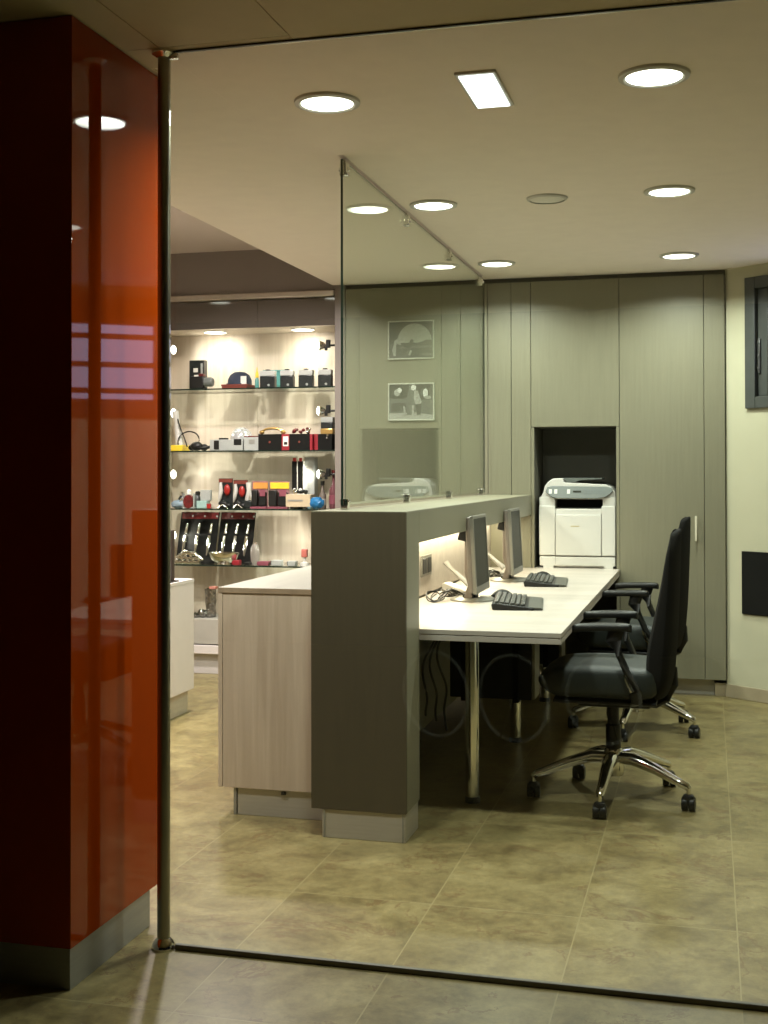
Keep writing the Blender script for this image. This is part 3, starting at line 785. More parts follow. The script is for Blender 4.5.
        b.build('arm_post', black, t, local=True)
        b = MB().tube([(.070, yy + .016 * s_, .60), (.084, yy + .019 * s_, .56), (.100, yy + .019 * s_, .525)], .011, 8); 
        lab(b.build('arm_bracket', chrome, t, local=True), 'small bright metal bracket')
    return t
c1 = chair(-.423, 5.68, 'black office chair with armrests standing nearest the glass front')
c2 = copy_tree(c1); c2.location = (-.405, 7.22, 0); c2.rotation_euler = (0, 0, R(-4))
c2['label'] = 'second black office chair, largely hidden behind the first, nearer the cupboards'

# ------------------------------------------------------------------ display shelving on the left
SX0, SX1 = -3.985, -2.48
t = thing('display_shelving', 'lit pale wood wall shelving with glass shelves full of small goods', 'shelving', (-3.2, 8.6, 0))
SH = t
b = MB().box(SX0, -3.287, 8.765, 8.785, .20, 2.52); b.box(-3.2845, -2.56, 8.765, 8.785, .20, 2.52); b.build('back_panel', wood_back, t)
MB().box(-2.558, -2.481, YC, 8.785, 0, 2.792, .001, 1).build('side_panel', bulk_m, t)
MB().box(SX0 - .08, SX0 - .001, YC, 8.785, 0, 2.70, .001, 1).build('side_panel', wood_back, t)
MB().box(SX0, -2.5585, YC + .022, 8.785, 2.512, 2.535).build('canopy', wood_back, t)
b = MB().box(SX0, -3.141, YC, YC + .02, 2.512, 2.708, .001, 1); b.box(-3.139, -2.5585, YC, YC + .02, 2.512, 2.708, .001, 1); b.build('fascia', gloss_fascia, t)
MB().box(SX0 - .08, -2.5585, YC - .030, YC + .02, 2.716, 2.762, .012, 3).build('rail', mat('satin_rail', (.55, .50, .46), .25, .4), t)
ZS = [2.082, 1.628, 1.205, .795]
for z in ZS:
    o = MB().box(SX0 + .001, -2.560, 8.40, 8.762, z - .010, z).build('shelf', [glass_shelf, edge_gl], t)
    for p in o.data.polygons:
        if abs(p.normal.z) < .5: p.material_index = 1
dr = MB().box(SX0, -2.56, 8.385, 8.76, .22, .402, .003).build('base_drawer', mat('drawer_grey', (.36, .34, .30), .5), t)
MB().lathe([(.012, -.014), (.012, 0)], (-3.665, 8.385, .335), axis='y', seg=16).build('knob', alu_dk, dr)
MB().box(SX0, -2.56, 8.37, 8.76, .15, .212, .004).build('base_shelf', cool_white, t)
MB().box(SX0, -2.56, 8.42, 8.76, 0, .15, .002).build('plinth', mat('plinth_lilac', (.50, .47, .46), .5), t)
for x in (-3.545, -2.86):
    f = MB().lathe([(.082, .0), (.088, .001), (.093, .006)], (x, 8.56, 2.506), seg=28, caps=False).build('spot_ring', white_pl, t)
    MB().lathe([(.082, .0), (.082, .003)], (x, 8.56, 2.506), seg=28).build('spot_lens', spot_on, f)
    lamp('shelf_spot', 'SPOT', (x, 8.56, 2.50), 24., (1., .93, .84), .11, (R(42), 0, R(2)), ang=R(140), blend=1.)
for k, z in enumerate((2.39, 1.915, 1.455, 1.0)):
    for sd, xm, xl in ((1, -2.56, -2.735), (-1, SX0, -3.885)):
        b = MB().tube([(xm, 8.57, z), (xl + sd * .045, 8.57, z)], .008, 8); b.cbox((xl + sd * .065, 8.57, z + .012), (.030, .03, .06), .004)
        b.cbox((xl + sd * .05, 8.565, z - .022), (.02, .02, .03), .003)
        f = b.build('spot_arm', black, t)
        MB().lathe([(.012, sd * .045), (.026, sd * .03), (.036, sd * .006), (.037, 0.)], (xl, 8.57, z), axis='x', seg=18).build('spot_head', chrome, f)
        MB().ball((xl - sd * .002, 8.562, z), .034, (.55, 1, 1)).build('spot_bulb', spot_on, f)
        lamp('side_spot', 'SPOT', (xl - sd * .06, 8.55, z), (3.2, 3.2, 3.2, 6.)[k], (1., .93, .84), .03, (R(78), 0, R(80 if sd > 0 else -70)), ang=R(150), blend=.7)
struct(MB().box(-6.2, -2.5585, YC + .001, 8.4, 2.766, 3.075).build('wall_back.002', bulk_m))
struct(MB().box(-6.2, -2.5585, YC + .002, YC + .02, 2.7625, 2.7655).build('trim_2', blackmat))
struct(MB().box(-2.5575, -2.48, YC + .001, 8.4, 2.7925, 2.85).build('trim_3', bulk_m))

# goods on the shelves -------------------------------------------------------
def sx(u): return -3.866 + (u - 172) * .007773          # place along the shelf
PXM = .00735
red = mat('red_plastic', (.32, .018, .014), .3); yellow = mat('yellow_plastic', (.80, .58, .04), .35); teal = mat('teal_plastic', (.10, .30, .28), .25)
navy = mat('navy_cloth', (.02, .028, .05), .8, var=.3); brown = mat('red_brown_box', (.16, .03, .018), .5); paper = mat('white_card', (.75, .74, .69), .6)
gold = mat('gold_metal', (.55, .36, .12), .3, .7); greycard = mat('grey_card', (.36, .38, .36), .5); crimson = mat('crimson_card', (.27, .012, .022), .45)
beige = mat('beige_card', (.52, .42, .28), .55); bluep = mat('blue_film', (.02, .14, .32), .25); pink = mat('pink_card', (.22, .055, .08), .5)
green = mat('green_plastic', (.06, .42, .06), .35); foil = mat('silver_foil', (.30, .295, .28), .16, 1., var=.5, scale=(45, 45, 45), bump=1.)
darkmix = mat('dark_goods', (.014, .018, .018), .3, var=.5, scale=(90, 90, 90))
redmix = mat('dark_red_goods', (.12, .014, .014), .35, var=.5, scale=(70, 70, 70))
def good(name, label, cat, x, y, z, group=None): return thing(name, label, cat, (x, y, z), 0, group)

Z = ZS[0]
x = sx(196)
t = good('boxed_radio', 'upright black box with white patches behind a small device, left end of the top shelf', 'box', x, 8.6, Z)
MB().box(x - .075, x + .045, 8.56, 8.62, Z, Z + .225, .003).build('carton', darkmix, t)
MB().box(x - .04, x - .005, 8.557, 8.561, Z + .135, Z + .165).build('logo_patch', paper, t)
MB().box(x - .035, x + .025, 8.557, 8.561, Z + .085, Z + .115).build('label_patch', paper, t)
MB().box(x + .018, x + .034, 8.557, 8.561, Z + .12, Z + .20).build('side_stripe', greycard, t)
x = sx(203)
t = good('small_camcorder', 'small black device with a round lens in front of the upright black box', 'camera', x, 8.48, Z)
MB().box(x - .075, x + .04, 8.44, 8.52, Z, Z + .095, .012).build('body', black, t)
MB().lathe([(.034, -.0), (.036, .05), (.03, .06)], (x + .05, 8.44, Z + .05), axis='x', seg=18).build('lens', grey_pl, t)
MB().box(x - .01, x + .03, 8.45, 8.5, Z + .095, Z + .115, .004).build('viewfinder', redmix, t)
x = sx(240)
t = good('peaked_cap', 'dark blue cap resting on a reddish flat box on the top shelf', 'cap', x, 8.52, Z + .03)
MB().lathe([(.09, 0), (.088, .04), (.07, .075), (.04, .095), (.004, .1)], (x - .01, 8.55, Z + .0305), seg=20).build('crown', navy, t)
MB().prism([(x - .10, 8.53), (x - .08, 8.46), (x, 8.44), (x + .07, 8.46), (x + .075, 8.53)], 'z', Z + .0305, Z + .039).build('peak', navy, t)
MB().box(x + .035, x + .078, 8.452, 8.458, Z + .032, Z + .09).build('price_card', paper, t)
t = good('flat_box', 'flat red-brown box under the dark blue cap', 'box', x, 8.53, Z)
b = MB().box(x - .105, x + .09, 8.43, 8.65, Z, Z + .022, .002); b.build('base', brown, t); MB().box(x - .108, x + .093, 8.427, 8.653, Z + .016, Z + .03, .002).build('lid', brown, t)
x = sx(265)
t = good('storage_box', 'see-through teal plastic box standing at the back of the top shelf', 'box', x, 8.7, Z)
b = MB().box(x - .06, x + .11, 8.66, 8.74, Z, Z + .135, .004); b.build('tub', teal, t); MB().box(x - .065, x + .115, 8.655, 8.745, Z + .135, Z + .147, .003).build('lid', teal, t)
x = sx(258.5)
t = good('squeeze_bottle', 'tiny yellow bottle beside the teal box on the top shelf', 'bottle', x, 8.5, Z)
MB().lathe([(.014, 0), (.016, .01), (.015, .06), (.006, .085)], (x, 8.5, Z), seg=14).build('flask', teal, t)
MB().lathe([(.013, 0), (.012, .03), (.005, .05), (.003, .075)], (x, 8.5, Z + .08), seg=14).build('nozzle', yellow, t)
for k, (u, w, txt) in enumerate(((271, 17, 'hooded dark box, first from the left of four on the top shelf'), (290, 15, 'hooded dark box, second from the left of four on the top shelf'),
                          (308.5, 16, 'hooded dark box, third from the left of four on the top shelf'), (327, 15, 'hooded dark box beside the side panel, last of four on the top shelf'))):
    x = sx(u); hw = w * .5 * .00777 * .86
    t = good('boxed_watch', txt, 'box', x, 8.5, Z, 'dark boxes under clear hoods on the top shelf')
    MB().box(x - hw, x + hw, 8.45, 8.50, Z, Z + .085, .004).build('tray', darkmix, t)
    MB().box(x - hw, x + hw, 8.45, 8.50, Z + .0855, Z + .125, .006).build('hood', mat('foggy_hood', (.50, .52, .50), .3), t)
    MB().box(x - .018, x + .010, 8.462, 8.50, Z + .125, Z + .135, .003).build('hang_tab', black, t)
    MB().lathe([(.009, 0), (.009, .004)], (x + .012, 8.4455, Z + .02), axis='y', seg=12).build('dial', greycard, t)
x = sx(333)
t = good('tall_bottle', 'tall slim green and yellow bottle against the side panel of the top shelf', 'bottle', x, 8.66, Z)
MB().lathe([(.020, 0), (.022, .01), (.022, .15), (.016, .18)], (x, 8.66, Z), seg=16).build('flask', mat('olive_glass', (.10, .16, .06), .2), t)
MB().lathe([(.0205, .18), (.0205, .26)], (x, 8.66, Z), seg=16).build('sleeve', yellow, t)
MB().lathe([(.022, .26), (.022, .285), (.012, .30)], (x, 8.66, Z), seg=16).build('cap', green, t)

Z = ZS[1]
x = sx(178)
t = good('standing_lamp_toy', 'white upright gadget on a yellow base at the left end of the second shelf', 'gadget', x, 8.55, Z)
MB().box(x - .05, x + .045, 8.48, 8.62, Z, Z + .045, .006).build('base', yellow, t)
MB().tube([(x - .005, 8.55, Z + .044), (x - .02, 8.55, Z + .14), (x - .03, 8.55, Z + .22), (x - .045, 8.55, Z + .30)], [.035, .024, .02, .026], 12).build('stalk', white_pl, t)
b = MB().tube([(x - .01, 8.52, Z + .24), (x + .02, 8.51, Z + .16), (x + .055, 8.50, Z + .09), (x + .08, 8.49, Z + .03)], .005, 6); b.build('cord', black, t)
x = sx(198)
t = good('wired_headset', 'black headset with a looping cable lying on the second shelf', 'headset', x, 8.5, Z)
pts = [(x - .07 + .085 * math.cos(R(a)) , 8.50 + .02 * math.sin(R(a)), Z + .075 + .07 * math.sin(R(a)) ) for a in range(-60, 240, 15)]
MB().tube(pts, .005, 6).build('cable', black, t)
b = MB().ball((x + .0, 8.49, Z + .035), .036, (1.4, 1, .95)); b.ball((x + .055, 8.50, Z + .026), .026, (1.3, 1, 1)); b.ball((x - .04, 8.5, Z + .025), .026, (1.2, 1, .9)); b.build('earpiece', black, t)
MB().tube([(x + .02, 8.47, Z + .02), (x + .08, 8.46, Z + .018), (x + .115, 8.47, Z + .03)], .011, 8).build('boom', black, t)
x = sx(230)
t = good('silver_camera', 'long silver camera with dark grip on the second shelf, in front of a shiny ball', 'camera', x, 8.48, Z)
b = MB().box(x - .13, x + .13, 8.45, 8.51, Z, Z + .082, .006); b.build('body', greycard, t)
MB().box(x - .095, x - .055, 8.444, 8.452, Z + .01, Z + .075, .004).build('grip', black, t)
b = MB().box(x - .06, x + .0, 8.455, 8.5, Z + .082, Z + .094, .003); b.box(x + .06, x + .12, 8.447, 8.5, Z + .04, Z + .085, .003); b.build('top_trim', black, t)
x = sx(236)
t = good('glass_ball', 'large shiny clear ball standing behind the silver camera', 'ball', x, 8.64, Z)
MB().ball((x, 8.64, Z + .095), .085, sub=3).build('globe', mat('bright_ball', (.80, .82, .84), .08, .6), t)
MB().lathe([(.05, 0), (.045, .012), (.03, .02)], (x, 8.64, Z), seg=20).build('stand', black, t)
x = sx(255.5)
t = good('grey_carton', 'pale grey carton with a red top edge on the second shelf', 'box', x, 8.5, Z)
MB().box(x - .058, x + .06, 8.45, 8.58, Z, Z + .098, .002).build('carton', greycard, t)
MB().box(x - .059, x + .061, 8.449, 8.581, Z + .098, Z + .106, .002).build('lid', redmix, t); MB().box(x - .02, x + .025, 8.447, 8.451, Z + .05, Z + .08).build('print_mark', alu_dk, t)
def cased(u, w, label, toplabel, cat2, kind):
    x = sx(u); hw = w / 2 * .00777
    t = good('goods_case', label, 'box', x, 8.5, Z, 'black and red cases on the second shelf')
    MB().box(x - hw, x + hw, 8.44, 8.58, Z, Z + .118, .003).build('case', blackmat, t)
    MB().lathe([(.008, -.003), (.008, 0)], (x, 8.439, Z + .06), axis='y', seg=14).build('emblem', brown, t)
    MB().box(x + hw + .0005, x + hw + .02, 8.442, 8.578, Z, Z + .116, .002).build('end_panel', crimson, t)
    if kind == 'phones':
        q = good('headphones', toplabel, cat2, x, 8.5, Z + .118)
        pts = [(x + .085 * math.cos(R(a)), 8.50, Z + .128 + .034 * math.sin(R(a))) for a in range(0, 181, 15)]
        MB().tube(pts, .009, 8).build('band', gold, q)
        for s_ in (-1, 1): MB().ball((x + s_ * .082, 8.50, Z + .1335), .016, (1.3, 1, .95)).build('ear_cup', gold, q)
    elif kind == 'heap':
        q = good('metal_trinket', toplabel, cat2, x, 8.5, Z + .118)
        b = MB()
        for k in range(9): b.ball((x + random.uniform(-.07, .05), 8.5 + random.uniform(-.02, .02), Z + .131 + random.uniform(0, .028)), random.uniform(.010, .017))
        b.build('chain', redmix, q)
        b = MB().ball((x + .058, 8.47, Z + .1335), .016).ball((x + .07, 8.47, Z + .154), .011); b.build('charm', chrome, q)
cased(274, 23, 'black case with a red end, left of the small red and white pack', 'golden headphones lying on the left black case', 'headphones', 'phones')
x = sx(289.5)
t = good('small_pack', 'small red and white upright pack between the two black cases', 'box', x, 8.47, Z)
MB().box(x - .024, x + .028, 8.44, 8.50, Z, Z + .118, .002).build('carton', crimson, t); MB().box(x - .018, x + .022, 8.437, 8.441, Z + .03, Z + .10).build('label', paper, t)
MB().box(x - .01, x + .015, 8.4355, 8.4375, Z + .04, Z + .06).build('print_mark', black, t)
cased(303, 20, 'black case with a red end, right of the small red and white pack', 'dark red heap of chain with a silver charm on the right black case', 'trinket', 'heap')
x = sx(316)
t = good('red_carton', 'plain crimson carton between two black cases on the second shelf', 'box', x, 8.53, Z)
MB().box(x - .024, x + .03, 8.48, 8.60, Z, Z + .115, .002).build('carton', crimson, t); MB().box(x - .0245, x + .0305, 8.4795, 8.6005, Z + .095, Z + .117).build('lid', crimson, t)
x = sx(328)
t = good('black_case', 'black case with shiny dots under the jar beside the side panel', 'box', x, 8.5, Z)
MB().box(x - .055, x + .052, 8.44, 8.58, Z, Z + .115, .003).build('case', blackmat, t)
b = MB().ball((x + .02, 8.437, Z + .105), .009).ball((x + .015, 8.437, Z + .085), .008); b.build('stud', chrome, t)
t = good('storage_jar', 'square clear jar with dark contents on the black case beside the side panel', 'jar', x, 8.51, Z + .115)
MB().box(x - .045, x + .048, 8.47, 8.55, Z + .115, Z + .155, .004).build('tray', gold, t)
MB().box(x - .043, x + .046, 8.472, 8.548, Z + .1555, Z + .20, .004).build('contents', darkmix, t)
MB().box(x - .045, x + .048, 8.47, 8.55, Z + .2005, Z + .238, .004).build('lid', greycard, t)

Z = ZS[2]
for k, (u, c, r_, h, txt) in enumerate(((177, darkmix, .028, .12, 'short dark jar at the left end of the third shelf'), (184, greycard, .024, .135, 'small grey jar with a pale stopper beside the dark jar on the third shelf'),
                            (201, greycard, .022, .13, 'small grey jar with a pale stopper behind the teal pack'), (193, darkmix, .026, .125, 'dark jar behind the red round tin on the third shelf'))):
    x = sx(u)
    t = good('small_jar', txt, 'jar', x, 8.6, Z, 'small jars on the third shelf')
    MB().lathe([(r_, 0), (r_ * 1.1, .01), (r_ * 1.1, h * .6), (r_ * .6, h * .75)], (x, 8.6, Z), seg=16).build('jar_body', c, t)
    MB().lathe([(r_ * .7, h * .75), (r_ * .7, h * .95), (r_ * .3, h)], (x, 8.6, Z), seg=14).build('stopper', [chrome, paper, chrome, black][k], t)
x = sx(180)
t = good('blue_pouch', 'crumpled blue-grey pouch in front of the jars on the third shelf', 'pouch', x, 8.47, Z)
MB().ball((x, 8.47, Z + .03), .032, (1.7, .8, .95), 3).jitter(.003).build('pouch_body', mat('blue_grey_film', (.22, .30, .36), .3), t); MB().tube([(x + .02, 8.46, Z + .05), (x + .045, 8.45, Z + .075)], [.010, .004], 8).build('twist', chrome, t)
x = sx(191.5)
t = good('round_tin', 'dark red round tin standing on edge among the jars', 'tin', x, 8.46, Z)
MB().lathe([(.040, 0), (.040, .03)], (x, 8.45, Z + .05), axis='y', seg=24, sy=1.25).build('tin_body', redmix, t)
b = MB().box(x - .045, x + .045, 8.455, 8.49, Z, Z + .008); b.box(x - .044, x - .039, 8.451, 8.48, Z, Z + .11); b.box(x + .039, x + .044, 8.451, 8.48, Z, Z + .11); b.build('sleeve', greycard, t)
x = sx(206.5)
t = good('teal_pack', 'pale teal pack with a white card on the third shelf', 'box', x, 8.48, Z)
MB().box(x - .052, x + .03, 8.45, 8.52, Z, Z + .055, .004).build('tray', mat('pale_teal', (.30, .45, .42), .4), t)
MB().box(x - .03, x + .05, 8.47, 8.51, Z + .0555, Z + .135, .004).build('card', greycard, t); MB().box(x + .03, x + .06, 8.448, 8.47, Z, Z + .035, .003).build('red_block', red, t)
for k, (u, txt) in enumerate(((225, 'blister pack with a white handle and a red egg-shaped gadget, the left one'), (240, 'blister pack with a white handle and a red egg-shaped gadget, the right one'))):
    x = sx(u); dz = -.012 * k
    t = good('blister_pack', txt, 'blister pack', x, 8.52, Z, 'blister packs with red gadgets')
    b = MB().box(x - .052, x + .06, 8.53, 8.536, Z, Z + .22 + dz, .002); b.build('card', darkmix, t)
    MB().box(x - .05, x + .058, 8.526, 8.53, Z + .19 + dz, Z + .217 + dz).build('header', brown, t)
    MB().ball((x + .022, 8.512, Z + .135 + dz), .026, (1, .6, 1.6)).build('gadget', red, t)
    MB().tube([(x - .03, 8.516, Z + .19 + dz), (x - .025, 8.512, Z + .13), (x - .035, 8.514, Z + .075), (x - .045, 8.516, Z + .05)], [.010, .016, .014, .006], 10).build('handle', white_pl, t)
    b = MB().ball((x - .01, 8.505, Z + .035), .024, (1.5, .7, .9)); b.ball((x + .03, 8.5, Z + .022), .02, (1.3, .8, .9)); b.build('charger', black, t)
    b = MB().tube([(x - .03, 8.47, Z + .006), (x + .0, 8.48, Z + .03), (x + .04, 8.47, Z + .006)], .006, 8); b.build('foot_stand', chrome, t)
x = sx(250)
t = good('white_handset', 'white forked gadget standing between the red packs and the yellow packs', 'gadget', x, 8.5, Z)
MB().tube([(x, 8.5, Z + .19), (x + .005, 8.5, Z + .13), (x - .012, 8.5, Z + .06), (x - .02, 8.5, Z + .05)], [.02, .018, .016, .008], 12).build('handle', white_pl, t)
MB().box(x - .03, x + .03, 8.48, 8.53, Z, Z + .06, .01).build('foot', darkmix, t); MB().tube([(x + .008, 8.5, Z + .13), (x + .03, 8.5, Z + .07)], [.014, .007], 10).build('prong', white_pl, t)
for k, (u, w, txt) in enumerate(((260.5, 16, 'narrow hanging pack with orange header beside the white forked gadget'), (279.5, 20, 'broad hanging pack with bright yellow header and black contents'))):
    x = sx(u); hw = w / 2 * .00777
    t = good('hanging_pack', txt, 'blister pack', x, 8.5, Z, 'yellow topped packs on the third shelf')
    MB().box(x - hw, x + hw, 8.52, 8.527, Z, Z + .20, .002).build('card', mat('dusty_pink_card', (.26, .13, .13), .5), t)
    MB().box(x - hw + .012, x + hw, 8.514, 8.5195, Z + .145, Z + .19).build('header', yellow if k else mat('orange_card', (.65, .28, .06), .4), t)
    b = MB().box(x - hw + .008, x - .008, 8.48, 8.52, Z + .018, Z + .135, .008); b.box(x - .0, x + hw - .006, 8.485, 8.52, Z + .018, Z + .12, .008); b.build('contents', black, t)
    MB().box(x - hw, x + hw, 8.478, 8.527, Z + .0, Z + .014, .002).build('bottom_edge', pink, t)
    MB().box(x + hw * .2, x + hw * .9, 8.478, 8.484, Z + .09, Z + .14, .002).build('sticker', pink, t)
for k, (u, txt) in enumerate(((293, 'slim tall black and white box standing on the third shelf, the left one'), (299, 'slim tall black and white box leaning beside its twin, the right one'))):
    x = sx(u)
    t = good('slim_box', txt, 'box', x, 8.6, Z, 'slim black and white boxes')
    MB().box(x - .020, x + .018, 8.56, 8.64, Z, Z + .345, .002).build('carton', [blackmat, blackmat][k], t)
    MB().box(x + .0185, x + .0235, 8.559, 8.641, Z, Z + .345, .001).build('white_edge', paper, t)
    MB().box(x - .012, x + .012, 8.557, 8.561, Z + .345, Z + .37, .001).build('red_tab', red, t)
    MB().lathe([(.016, -.004), (.016, 0)], (x, 8.559, Z + .12), axis='y', seg=16, sy=1.8).build('number_mark', paper, t)
x = sx(306)
t = good('silver_box', 'tall pale grey box with small print beside the slim black boxes', 'box', x, 8.62, Z)
MB().box(x - .030, x + .045, 8.58, 8.66, Z, Z + .375, .002).build('carton', greycard, t); MB().box(x - .01, x + .03, 8.577, 8.581, Z + .26, Z + .31).build('print_mark', alu_dk, t)
b = MB()
for k in range(9): b.box(x - .006, x + .01, 8.5775, 8.581, Z + .07 + k * .019, Z + .078 + k * .019)
b.build('print_lines', alu_dk, t)
x = sx(303)
t = good('gold_box', 'low beige box on small black feet in front of the slim boxes', 'box', x, 8.48, Z)
MB().box(x - .10, x + .085, 8.43, 8.54, Z + .015, Z + .105, .003).build('carton', beige, t)
b = MB().box(x - .07, x - .04, 8.44, 8.53, Z, Z + .016); b.box(x + .03, x + .06, 8.44, 8.53, Z, Z + .016); b.build('foot', black, t)
MB().box(x - .085, x + .03, 8.428, 8.4315, Z + .055, Z + .068).build('print_mark', alu_dk, t)
t = good('bead_pile', 'small heap of dark and shiny beads on top of the low beige box', 'trinket', x, 8.47, Z + .105)
b = MB()
for k in range(10): b.ball((x - .05 + k * .011, 8.47 + random.uniform(-.02, .02), Z + .119 + random.uniform(0, .012)), .014)
b.build('beads', darkmix, t); MB().ball((x - .035, 8.445, Z + .123), .018).build('shiny_bead', chrome, t)
x = sx(318.5)
t = good('blue_bag', 'crumpled bright blue film bag near the right end of the third shelf', 'bag', x, 8.45, Z)
MB().ball((x, 8.46, Z + .042), .045, (1.35, .8, .93), 3).jitter(.005).build('bag_body', bluep, t); MB().ball((x - .045, 8.45, Z + .018), .02, (1.3, 1, .85)).jitter(.003).build('bag_fold', mat('pale_blue_film', (.25, .42, .55), .3), t)
for k, (u, h, r_, c1_, txt) in enumerate(((319, .20, .024, mat('smoke_glass', (.16, .13, .11), .12), 'slim smoky bottle standing behind the blue bag'), (330, .28, .030, mat('plum_glass', (.14, .05, .06), .15), 'tall dark red bottle against the side panel of the third shelf'))):
    x = sx(u)
    t = good('glass_bottle', txt, 'bottle', x, 8.6, Z, 'bottles at the right end of the third shelf')
    MB().lathe([(r_, 0), (r_ * 1.1, .01), (r_ * 1.1, h * .5), (r_ * .4, h * .65), (r_ * .4, h * .85)], (x, 8.6, Z), seg=18).build('flask', c1_, t)
    MB().lathe([(r_ * .6, h * .85), (r_ * .6, h)], (x, 8.6, Z), seg=14).build('cap', [black, redmix][k], t)
    MB().lathe([(r_ * 1.12, h * .12), (r_ * 1.12, h * .36)], (x, 8.6, Z), seg=18, caps=False).build('label', [greycard, pink][k], t)

Z = ZS[3]
for s_, (u0, u1, txt) in enumerate(((172.5, 213, 'black display card with three silver pens, the left one'), (214, 250, 'black display card with three silver pens, the right one'))):
    xa, xb = sx(u0), sx(u1)
    t = good('pen_display', txt, 'display card', (xa + xb) / 2, 8.62, Z, 'pen display cards on the lowest glass shelf')
    before = MB().prism([(8.55, 0 + Z), (8.556, Z), (8.666, Z + .375), (8.66, Z + .375)], 'x', xa + .003, xb - .003)
    before.build('card', blackmat, t)
    MB().prism([(8.642, Z + .325), (8.6445, Z + .325), (8.6585, Z + .373), (8.656, Z + .373)], 'x', xa + .01, xb - .01).build('header', redmix, t)
    n = 3
    for k in range(n):
        xx = xa + (xb - xa) * (.2 + .31 * k)
        def yb(z): return 8.545 + .11 * z / .375
        b = MB().tube([(xx - .008, yb(.05) - .004, Z + .055), (xx - .004, yb(.15) - .006, Z + .15), (xx - .002, yb(.20) - .006, Z + .20)], [.008, .015, .015], 10)
        b.tube([(xx + .001, yb(.22) - .006, Z + .215), (xx + .006, yb(.29) - .004, Z + .29)], [.015, .011], 10)
        pn = b.build('pen', chrome, t)
        MB().lathe([(.007, -.002), (.007, .002)], (xx + .04, yb(.345) - .006, Z + .345), axis='y', seg=12).build('price_dot', greycard, t)
for k, (u, w, txt) in enumerate(((192, .11, 'flat silver metal tool lying in front of the left pen card'), (222, .10, 'oval silver metal dish lying in front of the right pen card'))):
    x = sx(u)
    t = good('metal_tool', txt, 'tool', x, 8.46, Z, 'silver metal pieces on the lowest glass shelf')
    if k == 0:
        b = MB().tube([(x - w * .9, 8.46, Z + .04), (x - .03, 8.45, Z + .085), (x + .05, 8.46, Z + .075), (x + .11, 8.46, Z + .03)], [.014, .018, .016, .012], 10); b.tube([(x - w * .9, 8.44, Z + .014), (x + .10, 8.43, Z + .014)], .013, 10); b.tube([(x - w * .8, 8.45, Z + .045), (x + .09, 8.44, Z + .042)], .011, 10)
        b.build('jaw', chrome, t)
        b = MB()
        for q in range(9): b.ball((x - .085 + q * .022, 8.43 + .006 * (q % 2), Z + .032 + .03 * (q % 2)), .012)
        b.build('rivet', chrome, t)
    else:
        MB().lathe([(.04, .004), (.10, .03), (.125, .085), (.12, .087), (.095, .04)], (x + .03, 8.49, Z), seg=28, caps=False, sy=.45).build('bowl', chrome, t)
        MB().lathe([(.05, 0), (.055, .002), (.04, .016)], (x + .03, 8.49, Z), seg=18).build('foot', chrome, t)
x = sx(256.5)
t = good('clear_glass', 'small clear tumbler with dark spots beside the pen cards', 'glass', x, 8.5, Z)
MB().lathe([(.032, 0), (.036, .09), (.030, .13), (.016, .15)], (x, 8.5, Z), seg=18).build('tumbler', mat('smoky_clear', (.24, .22, .19), .12), t); MB().lathe([(.017, .15), (.017, .165)], (x, 8.5, Z), seg=14).build('rim', chrome, t)
for k, (u, c, w, h, txt) in enumerate(((241, crimson, .05, .035, 'small reddish packet in front of the right pen card'), (252, black, .04, .022, 'small black packet beside the tumbler'), (268, pink, .085, .030, 'flat pink packet right of the tumbler'),
                                    (281, greycard, .075, .040, 'grey packet with dark ends in the middle of the lowest glass shelf'), (296, greycard, .06, .036, 'grey packet next to the bright patch of wall'))):
    x = sx(u)
    t = good('small_packet', txt, 'packet', x, 8.45, Z, 'small packets on the lowest glass shelf')
    MB().box(x - w / 2, x + w / 2, 8.42, 8.48, Z, Z + h, .005).build('wrap', c, t); MB().box(x - w / 2 - .008, x - w / 2, 8.43, 8.47, Z + .004, Z + h - .004, .002).build('end_flap', black if k > 2 else c, t)
x = sx(305.5)
t = good('red_gadget', 'small red and white gadget on a stand right beside the hutch', 'gadget', x, 8.5, Z)
MB().lathe([(.035, 0), (.03, .02), (.010, .03), (.010, .06)], (x, 8.5, Z), seg=16).build('stand', white_pl, t); MB().box(x - .022, x + .022, 8.48, 8.52, Z + .06, Z + .12, .008).build('head', mat('pale_red', (.55, .16, .13), .4), t)

# on the base drawer
Z = .402
x = sx(211.5)
t = good('foil_boot', 'shiny silver foil bag standing on the grey base drawer', 'bag', x, 8.50, Z)
b = MB().lathe([(.040, 0), (.046, .02), (.036, .06), (.042, .12), (.036, .17), (.042, .205)], (x, 8.5, Z + .006), seg=18, sy=.8).jitter(.006); b.build('bag_body', foil, t)
MB().box(x + .0, x + .05, 8.47, 8.53, Z + .209, Z + .228, .004).build('clip', mat('dull_red', (.45, .18, .14), .5), t)
x = sx(197)
t = good('foil_scrap', 'low crumpled silver foil pieces beside the standing foil bag', 'foil', x, 8.46, Z)
MB().ball((x, 8.46, Z + .018), .02, (2.6, 1.4, .85), 3).jitter(.004).build('crumple', foil, t); MB().ball((x + .06, 8.47, Z + .03), .03, (1.2, .9, 1), 3).jitter(.005).build('knot', foil, t)

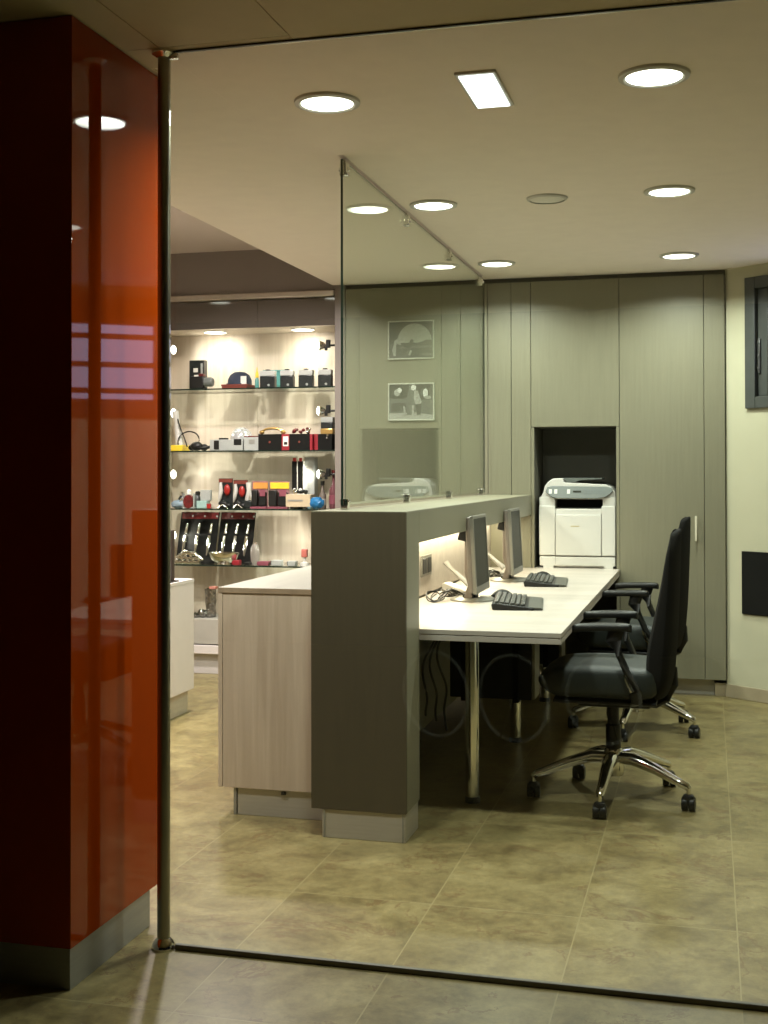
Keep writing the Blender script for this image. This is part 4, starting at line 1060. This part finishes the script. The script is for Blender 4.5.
# white cabinet at the far left
t = thing('white_cabinet', 'low white cabinet with aluminium plinth at the far left behind the post', 'cabinet', (-3.45, 6.6, 0))
MB().box(-3.9, -3.075, 6.2, 7.085, .14, .795, .002).build('body', cool_white, t)
MB().box(-3.9, -3.074, 6.2, 7.086, .7955, .815, .002).build('top', cool_white, t)
MB().box(-3.074, -3.072, 6.2, 6.655, .14, .795).build('edge_band', wood_edge, t)
MB().box(-3.88, -3.105, 6.22, 7.06, 0, .1395, .002).build('plinth', alu, t)
t = thing('till_display', 'narrow dark upright display with a silver knob standing on the white cabinet', 'display', (-3.115, 6.82, .815))
MB().box(-3.135, -3.092, 6.80, 6.84, .823, 1.125, .004).build('screen_body', mat('dark_brown_case', (.035, .025, .02), .4), t)
MB().box(-3.17, -3.082, 6.76, 6.88, .815, .823, .002).build('foot', black, t)
MB().ball((-3.125, 6.79, 1.115), .018).build('knob', chrome, t)

# ------------------------------------------------------------------ outside the glass: bicycle wheels parked left of the viewer, mirrored in the pane
def bike_wheel(x, y, rz, label):
    t = thing('bicycle_wheel', label, 'wheel', (x, y, 0), rz, 'spoked wheels mirrored in the front glass')
    r = .232
    pts = [(r * math.cos(R(a)), 0, r + .012 + r * math.sin(R(a))) for a in range(0, 361, 9)]
    MB().tube(pts, .011, 8).build('tyre', mat('tyre_grey', (.75, .75, .70), .5), t, local=True)
    MB().lathe([(.02, -.03), (.02, .03)], (0, 0, r + .012), axis='y', seg=14).build('hub', chrome, t, local=True)
    b = MB()
    for k in range(14):
        a = R(k * 360 / 14); b.tube([(.015 * math.cos(a), .02 * (-1) ** k, r + .012 + .015 * math.sin(a)), (r * math.cos(a), 0, r + .012 + r * math.sin(a))], .0015, 5)
    b.build('spokes', chrome, t, local=True)
    b = MB()
    for sd in (-1, 1): b.tube([(0, sd * .03, r + .012), (0, sd * .14, .006), (.03, sd * .16, .006)], .005, 6)
    b.build('prop_stand', black, t, local=True)

for k, (x, y, l) in enumerate(((-1.47, .385, 'faint spoked wheel mirrored in the front glass beside the grey column'), (-1.03, .42, 'faint spoked wheel mirrored in the front glass under the desk'), (-.556, .36, 'faint spoked wheel mirrored in the front glass across the chair seat'))):
    bike_wheel(x, y, R(28), l)
# ------------------------------------------------------------------ world, camera, view
wd = bpy.data.worlds.new('dusk'); S.world = wd; wd.use_nodes = True
bg = wd.node_tree.nodes['Background']; bg.inputs[0].default_value = (.75, .85, 1., 1); bg.inputs[1].default_value = .004

cam = bpy.data.cameras.new('camera'); co = bpy.data.objects.new('camera', cam); COL.objects.link(co); S.camera = co
F_PX, YAW, PITCH, ROLL, V0, H = 1236.07, .2570, .0120, -.0015, 456.77, 1.4732
cam.sensor_fit = 'VERTICAL'; cam.sensor_height = 36; cam.lens = F_PX * 36 / 1024
cam.shift_y = (V0 - 512) / 1024 ; cam.shift_x = 0
cam.clip_start = .05; cam.clip_end = 60
fwd = Vector((-math.sin(YAW) * math.cos(PITCH), math.cos(YAW) * math.cos(PITCH), math.sin(PITCH)))
rt = Vector((math.cos(YAW), math.sin(YAW), 0)); up = rt.cross(fwd)
r2 = rt * math.cos(ROLL) + up * math.sin(ROLL); u2 = -rt * math.sin(ROLL) + up * math.cos(ROLL)
Mx = Matrix((r2, u2, -fwd)).transposed().to_4x4(); Mx.translation = (0, 0, H)
co.matrix_world = Mx

S.view_settings.view_transform = 'Standard'; S.view_settings.look = 'None'
S.view_settings.exposure = 0.; S.view_settings.gamma = 1.; S.view_settings.use_curve_mapping = False
cy = S.cycles
cy.max_bounces = 12; cy.transparent_max_bounces = 24; cy.diffuse_bounces = 5; cy.glossy_bounces = 6
cy.caustics_reflective = False; cy.caustics_refractive = False; cy.sample_clamp_indirect = 6.
cy.use_denoising = True
